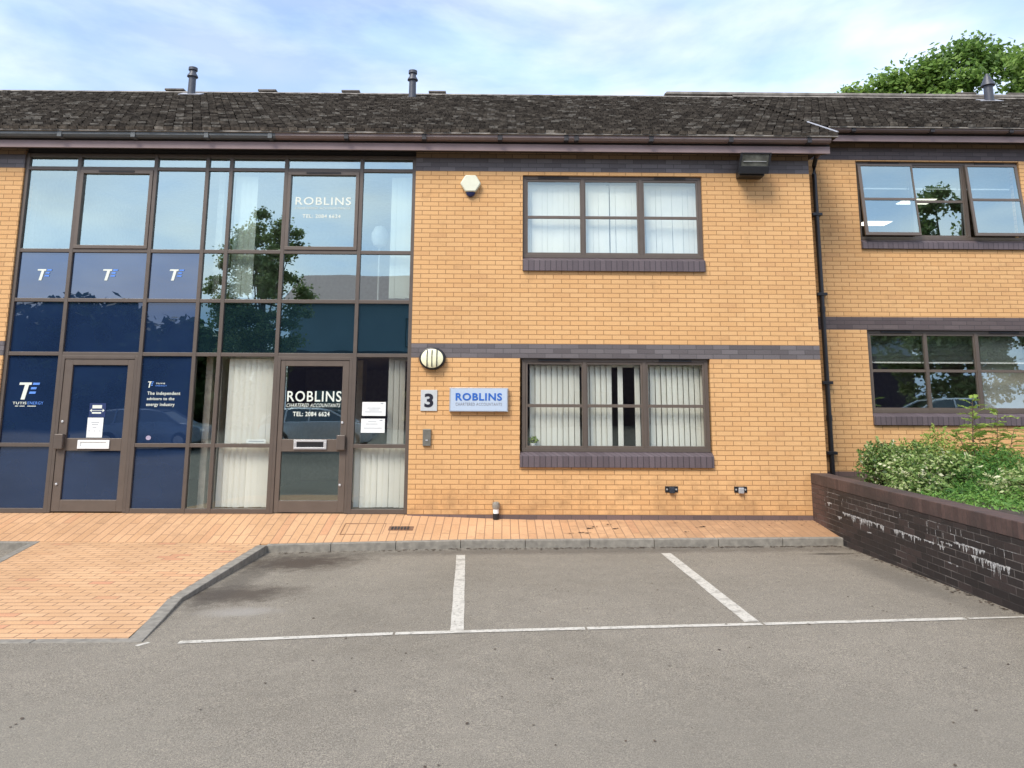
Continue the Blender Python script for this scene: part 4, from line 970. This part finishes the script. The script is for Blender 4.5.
shrub('low_bush', 'bright green low bush at the wall edge under the right hand shrub', 'shrub', (5.66, -2.75, Z0), [((.05, 0, -.02), (.34, .3, .15)), ((.35, -.2, .0), (.3, .3, .15)), ((-.15, .5, -.02), (.28, .3, .10)), ((-.1, -.45, -.02), (.3, .35, .13)), ((.2, -.8, 0), (.35, .35, .15))], MT['leaf_grn'], 61, .027, 1100, (.72, .2), asp=.35)
shrub('spiraea_bush', 'yellow green bush at the right behind the tall sapling', 'shrub', (7.75, -.1, Z0), [((0, 0, .22), (.32, .3, .22)), ((.6, 0, .26), (.3, .3, .26))], MT['leaf_yel'], 71, .024, 900, (.6, .25))
shrub('evergreen_bush', 'dark green bush at the far right of the bed', 'shrub', (7.2, -1.5, Z0), [((0, 0, .16), (.34, .3, .24)), ((.6, -.2, .18), (.3, .3, .26))], MT['leaf_grn'], 81, .03, 900, (.5, .25), asp=.3)
# tall sapling: upright stems, arching compound leaves with paired leaflets
t = thing('sapling', 'tall thin sapling with feathery leaf fans in front of the lower wing window', 'sapling', (6.95, -.5, Z0))
sm = MB(); VV = []; FT = []; rg = random.Random(8)
def leaflet(p, d, nrm, ln, w):
    d = d.normalized(); sd_ = d.cross(nrm).normalized(); 
    VV.extend([p, p+d*ln*.5+sd_*w, p+d*ln-nrm*ln*.12, p+d*ln*.5-sd_*w]); FT.append(min(1, max(0, rg.gauss(.55, .2))))
def frond(p, d, ln):
    p = Vector(p); d = Vector(d).normalized(); pts = [p+d*ln*f+Vector((0, 0, -.35*ln*f*f)) for f in (0, .25, .5, .75, 1)]
    sm.tube(pts, [.004, .0035, .003, .002, .001], 4)
    for k in range(8):
        f = .2+.8*k/7; q = p+d*ln*f+Vector((0, 0, -.35*ln*f*f)); sd_ = d.cross(Vector((0, 0, 1))).normalized(); nn = sd_.cross(d).normalized()
        for s_ in (-1, 1):
            dd = sd_*s_+d*.55+Vector((rg.gauss(0, .12), rg.gauss(0, .12), rg.gauss(0, .15)))
            leaflet(q, dd, (nn+Vector((rg.gauss(0, .4), rg.gauss(0, .4), 0))).normalized(), ln*rg.uniform(.26, .36)*(1-.4*abs(f-.5)), ln*.062)
    leaflet(pts[-1], d, Vector((0, 0, 1)), ln*.3, ln*.06)
def shoot(base, top, r):
    b, e = Vector(base), Vector(top); mid = (b+e)/2+Vector((rg.uniform(-.05, .05), 0, 0)); sm.tube([b, mid, e], [r, r*.7, .003], 6)
    n = int((e-b).length/.05)
    for k in range(n):
        f = .35+.65*k/max(1, n-1); q = b+(e-b)*f+Vector((0, 0, 0)); an = k*2.4+rg.uniform(-.4, .4)
        frond(q, (math.cos(an), math.sin(an)*.8, rg.uniform(.25, .9)), rg.uniform(.20, .33)*(1.15-.35*f))
shoot((0, 0, 0), (.03, -.02, 1.26), .016); shoot((.25, .05, 0), (.42, .03, 1.05), .012); shoot((.1, -.1, 0), (-.28, -.05, .78), .011); shoot((.3, -.1, 0), (.62, 0, .82), .01); shoot((0, .1, 0), (.18, .1, .85), .01)
sm.build('stem', MT['stem'], t)
leaves('foliage', [(np.array([v[:] for v in VV]), np.array(FT))], MT['leaf_stem'], t)

# ---------------------------------------------------------------- trees
def tree(label, loc, h, crown, trunk_r, mat, seed, leaf=.14, n=26000, clumps=70, group=None, extra=(), cr=(.16, .30), fuzz=.30):
    t = thing('tree', label, 'tree', loc, group); rg = random.Random(seed)
    cx, cz, rx, rz = 0, h-crown[1], crown[0], crown[1]
    sm = MB(); sm.tube([(0, 0, -.3), (.1, 0, h*.2), (0, .1, h*.45), (.1, 0, h*.75)], [trunk_r, trunk_r*.8, trunk_r*.6, trunk_r*.2], 10)
    cs = []
    for k in range(clumps):
        while True:
            x, y, z = (rg.uniform(-1, 1) for _ in range(3))
            d = x*x+y*y+z*z
            if .10 < d < 1: break
        cs.append(((x*rx, y*rx, cz+z*rz), rg.uniform(*cr)*rx))
    cs += list(extra)
    for k, (c, r) in enumerate(cs):
        if k % 3 == 0:
            s = rg.uniform(.25, .6)*h
            sm.tube([(0, 0, s), (c[0]*.5, c[1]*.5, s+(c[2]-s)*.6), c], [trunk_r*.3, trunk_r*.16, .02], 6)
    sm.build('trunk', MT['bark'], t)
    cl = [leafcloud(int(n/len(cs)), c, (r, r, r*.72), leaf, seed*50+k, .7, .25, (.5+rg.uniform(-.24, .24), .2), .6, fuzz) for k, (c, r) in enumerate(cs)]
    leaves('crown', cl, mat, t)
    return t
def X_(lst, loc): return [((x-loc[0], y-loc[1], z-loc[2]), r) for x, y, z, r in lst]
TL = (21.0, 20.0, -.26)
tree('large leafy green tree rising behind the wing roof at top right', TL, 17.2, (4.6, 4.6), .45, MT['leaf_tree'], 5, .12, 75000, 90, cr=(.12, .22),
     extra=X_([(15.4, 20, 15.2, .75), (16.0, 20, 15.0, .7), (16.9, 20, 15.7, .9), (17.6, 20, 15.9, .9), (18.3, 20, 15.5, .9), (18.8, 20, 16.4, 1.0), (19.6, 20, 16.8, 1.0), (20.6, 20, 17.4, .9), (20.9, 19.5, 16.6, 1.1), (21.8, 20, 17.0, 1.0), (22.8, 20, 16.6, 1.1), (23.8, 20, 16.4, 1.1), (24.6, 20, 16.2, 1.1), (17.2, 20, 14.6, 1.0), (19, 20, 15.2, 1.0)], TL))
# trees and building across the car park, mirrored in the glazing
tree('slender tree across the car park reflected in the centre panes', (-11.4, -24, -.26), 11.2, (2.4, 4.4), .2, MT['leaf_mid'], 15, .085, 34000, 110, cr=(.13, .26), group='trees across the car park')
tree('broad tree across the car park reflected in the wing windows', (23.0, -25, -.26), 13.4, (4.0, 6.0), .35, MT['leaf_mid'], 16, .13, 40000, 110, cr=(.10, .24), group='trees across the car park')
tree('tree across the car park reflected low in the wing window', (14.0, -30, -.26), 7.6, (5.2, 3.9), .3, MT['leaf_dark'], 17, .15, 30000, 90, group='trees across the car park')
for k, (x, h) in enumerate(((-46, 9.5), (-38, 8.2), (-30, 9.2), (-23, 7.6))):
    tree(('distant round tree at the far left of the car park', 'second distant tree of the row across the car park', 'taller distant tree of the row across the car park', 'distant tree of the row nearest the opposite building')[k], (x, -44, -.26), h, (5.4, h*.55), .3, MT['leaf_dark'], 30+k, .34, 26000, 90, cr=(.24, .36), fuzz=.08, group='trees across the car park')
ob = thing('opposite_building', 'low pale blue grey warehouse with dark red roof across the car park', 'building', (4, -42, -.26))
MB().box(-19, 26, -12, 0, 0, 9.2).build('wall', plain('cladding', (.20, .27, .33), .6, 0, .1, .5), ob)
MB().box(-19.02, 26, -.0, .06, 0, 5.7).build('base_band', plain('dark_brick_base', (.035, .02, .045), .8), ob)
MB().prism([(-12.5, 9.1), (.6, 9.1), (-5.5, 12.0)], -19.6, 26.6, 'x').build('roof', plain('red_roof', (.26, .19, .19), .8), ob)
MB().box(-10.8, -7.0, .08, .14, 6.0, 6.06).box(-10.8, -7.0, .08, .14, 7.9, 7.96).box(-10.8, -10.74, .08, .14, 6.06, 7.9).box(-7.06, -7.0, .08, .14, 6.06, 7.9).build('sign_frame', MT['dark'], ob)
for k in range(7): MB().box(-17+k*6, -14.6+k*6, .065, .12, 0.9, 2.9).build('window', MT['spandrel'], ob)

# ---------------------------------------------------------------- parked cars (mirrored in the glazing)
CARGLASS = filmmat('car_glass', (.01, .013, .015), .18, (.8, .9, .9)); TYRE = plain('tyre', (.015, .015, .015), .8)
def car(label, loc, rz, paint, group='cars parked across the car park'):
    t = thing('parked_car', label, 'car', loc, group, rz)
    prof = [(-2.1, .35, .62, .80), (-2.0, .28, .85, .86), (-1.6, .25, .95, .88), (-1.0, .25, 1.0, .89), (0, .25, 1.0, .89), (1.0, .25, 1.0, .89), (1.7, .25, .93, .88), (2.0, .28, .85, .84), (2.12, .38, .65, .78)]
    mb = MB(); V = []; F = []
    for (x, zb, zt, w) in prof: V += [(x, -w*.96, zb), (x, -w, (zb+zt)/2), (x, -w*.93, zt), (x, w*.93, zt), (x, w, (zb+zt)/2), (x, w*.96, zb)]
    for i in range(len(prof)-1):
        for k in range(6): F.append((i*6+k, i*6+(k+1) % 6, (i+1)*6+(k+1) % 6, (i+1)*6+k))
    F += [tuple(range(6))[::-1], tuple(range(len(V)-6, len(V)))]
    mb.add(V, F)
    body = mb.build('body', paint, t, bevel=.03, smooth=True)
    cab = [(-2.0, .90, 1.0), (-1.55, 1.38, 1.0), (-.9, 1.47, 1), (.1, 1.46, 1), (.55, 1.36, 1), (1.35, .97, 1)]
    def side(y0, y1, pts, m, nm):
        return MB().prism(pts, y0, y1, 'y').build(nm, m, t)
    V = []
    low = [(-2.0, .92), (1.35, .92)]
    top = [(-1.5, 1.40), (-.9, 1.47), (.1, 1.46), (.5, 1.38)]
    pts = [low[0]]+top+[low[1]]; wd = [.84, .66, .64, .64, .66, .84]
    V = [(x, -w, z) for (x, z), w in zip(pts, wd)]+[(x, w, z) for (x, z), w in zip(pts, wd)]; n = len(pts)
    MB().add(V, [tuple(range(n)), tuple(range(n, 2*n))[::-1]]+[(i, (i+1) % n, n+(i+1) % n, n+i) for i in range(n)]).build('window_glass', CARGLASS, t)
    rfm = MB()
    for i in range(1, 4):
        a, b = pts[i], pts[i+1]
        rfm.add([(a[0], -.68, a[1]-.03), (b[0], -.68, b[1]-.03), (b[0], .68, b[1]-.03), (a[0], .68, a[1]-.03), (a[0], -.60, a[1]+.03), (b[0], -.60, b[1]+.03), (b[0], .60, b[1]+.03), (a[0], .60, a[1]+.03)], [(0, 1, 2, 3), (4, 5, 6, 7), (0, 1, 5, 4), (1, 2, 6, 5), (2, 3, 7, 6), (3, 0, 4, 7)])
    rfm.build('roof_panel', paint, t, smooth=False)
    pm = MB()
    for s in (-1, 1):
        for (x0, z0, x1, z1) in ((-2.0, .92, -1.5, 1.42), (1.35, .92, .48, 1.40), (-.25, .92, -.25, 1.46), (-1.15, .92, -1.1, 1.45)):
            pm.tube([(x0, s*.85, z0), (x1, s*.665, z1)], .035, 6)
    pm.build('pillar', paint, t)
    for x in (-1.3, 1.35):
        for s in (-1, 1):
            w = MB().lathe([(.33, -.1), (.34, -.06), (.34, .08), (.31, .11)], (x, s*.80, .33), 'y', 22).build('wheel', TYRE, t)
            MB().lathe([(.21, -.115), (.21, .115)], (x, s*.80, .33), 'y', 14).build('rim', MT['silver'], w)
    for s in (-.6, .6):
        MB().box(2.02, 2.10, s-.17, s+.17, .62, .76).build('headlight', MT['white'], t, bevel=.02)
        MB().box(-2.1, -2.0, s-.13, s+.2, .70, .88).build('tail_light', plain('red_lens', (.3, .01, .01), .3), t, bevel=.02)
    return t
def carpaint(n, c): m = plain(n, c, .25, .3, .02); m.node_tree.nodes['Principled BSDF'].inputs['Coat Weight'].default_value = 1; return m
car('silver hatchback parked across from the lettered door', (-6.9, -17.6, .045), 0.02, carpaint('silver_paint', (.66, .68, .70)))
car('pale blue car parked across from the left hand screen', (-13.2, -17.6, -.02), .0, carpaint('blue_paint', (.25, .33, .42)))
car('white car parked across from the wing windows', (18.0, -17.8, .56), math.pi, carpaint('white_paint', (.85, .85, .85)))
car('silver car parked beyond the planter end', (24.0, -18.2, .56), math.pi, carpaint('grey_paint', (.35, .38, .4)))

# ---------------------------------------------------------------- small things on the ground
lit = MB(); rd = random.Random(12)
def bit(x, y, z, s):
    a = rd.uniform(0, 6.28); v = []
    for k in range(5): r = s*rd.uniform(.5, 1); v.append((x+r*math.cos(a+k*1.256), y+r*math.sin(a+k*1.256)*.8, z+rd.uniform(.003, .010)))
    lit.add(v, [tuple(range(5))])
for _ in range(620):
    x = rd.uniform(-3.0, 4.6); 
    if rd.random() > .25+.75*((x+3)/7.6): continue
    y = YK-.015-abs(rd.gauss(0, .05)); bit(x, y, az_(x, y), rd.uniform(.012, .036))
for _ in range(110): y = -rd.uniform(1.2, 5); x = px_(y)-abs(rd.gauss(0, .05))-.01; bit(x, y, az_(x, y), rd.uniform(.01, .03))
for _ in range(260): x = rd.uniform(-3.2, 4.3); y = rd.uniform(-9, -1.2); bit(x, y, az_(x, y), rd.uniform(.005, .018))
for _ in range(70): x = rd.uniform(3.3, 4.7); y = -abs(rd.gauss(.1, .25)); y = max(y, -.95); bit(x, y, footz(x, y)+.002, rd.uniform(.006, .02))
lit.build('leaf_litter', plain('dry_leaf', (.07, .05, .035), .9, 0, .4, 3), kind='stuff')
lit = MB()
for (x, y, s) in ((1.25, -.5, .05), (1.33, -.42, .03), (1.62, -.52, .045), (1.55, -.3, .03), (2.9, -.42, .05), (2.82, -.45, .03), (.55, -.5, .02), (2.55, -.2, .04), (2.6, -.7, .03), (.95, -.75, .035), (1.1, -.72, .05), (1.2, -.74, .04)):
    bit(x, y, footz(x, y)+.002, s*.9); bit(x+.05, y+.02, footz(x, y)+.002, s*.6)
lit.build('moss_spot', plain('dark_moss', (.035, .022, .018), .9, 0, .3, 8), kind='stuff')
# service covers in the footpath
for (x0, x1, y0_, y1_, lab) in ((-1.62, -1.27, -.62, -.47, 'small brown cast drain cover set in the footpath'),):
    zc = footz((x0+x1)/2, (y0_+y1_)/2)
    t = thing('drain_cover', lab, 'drain cover', (0, 0, zc))
    T = Matrix.Translation((0, (y0_+y1_)/2, 0)) @ Matrix.Rotation(math.atan(-.2), 4, 'X').inverted() @ Matrix.Translation((0, -(y0_+y1_)/2, 0))
    MB().box(x0, x1, y0_, y1_, -.03, .006, T).build('lid', plain('rusty_lid', (.16, .085, .05), .8, 0, .3, 20), t)
    g = MB()
    for k in range(6): xx = x0+.04+k*(x1-x0-.08)/6; g.box(xx, xx+.025, y0_+.02, y1_-.02, .006, .012, T)
    g.build('rib', MT['vent'], t)
zc = footz(-2.0, -.55)
t = thing('inspection_cover', 'paver filled inspection cover with thin steel rim in the footpath', 'inspection cover', (-1.98, -.55, zc))
f_ = frame_rect(-.30, .30, -.2, .2, .008, .006)
o = f_.build('rim', plain('steel_rim', (.28, .16, .09), .7), t); o.rotation_euler.x = math.atan((wz(-2)-kz(-2))/1.0)
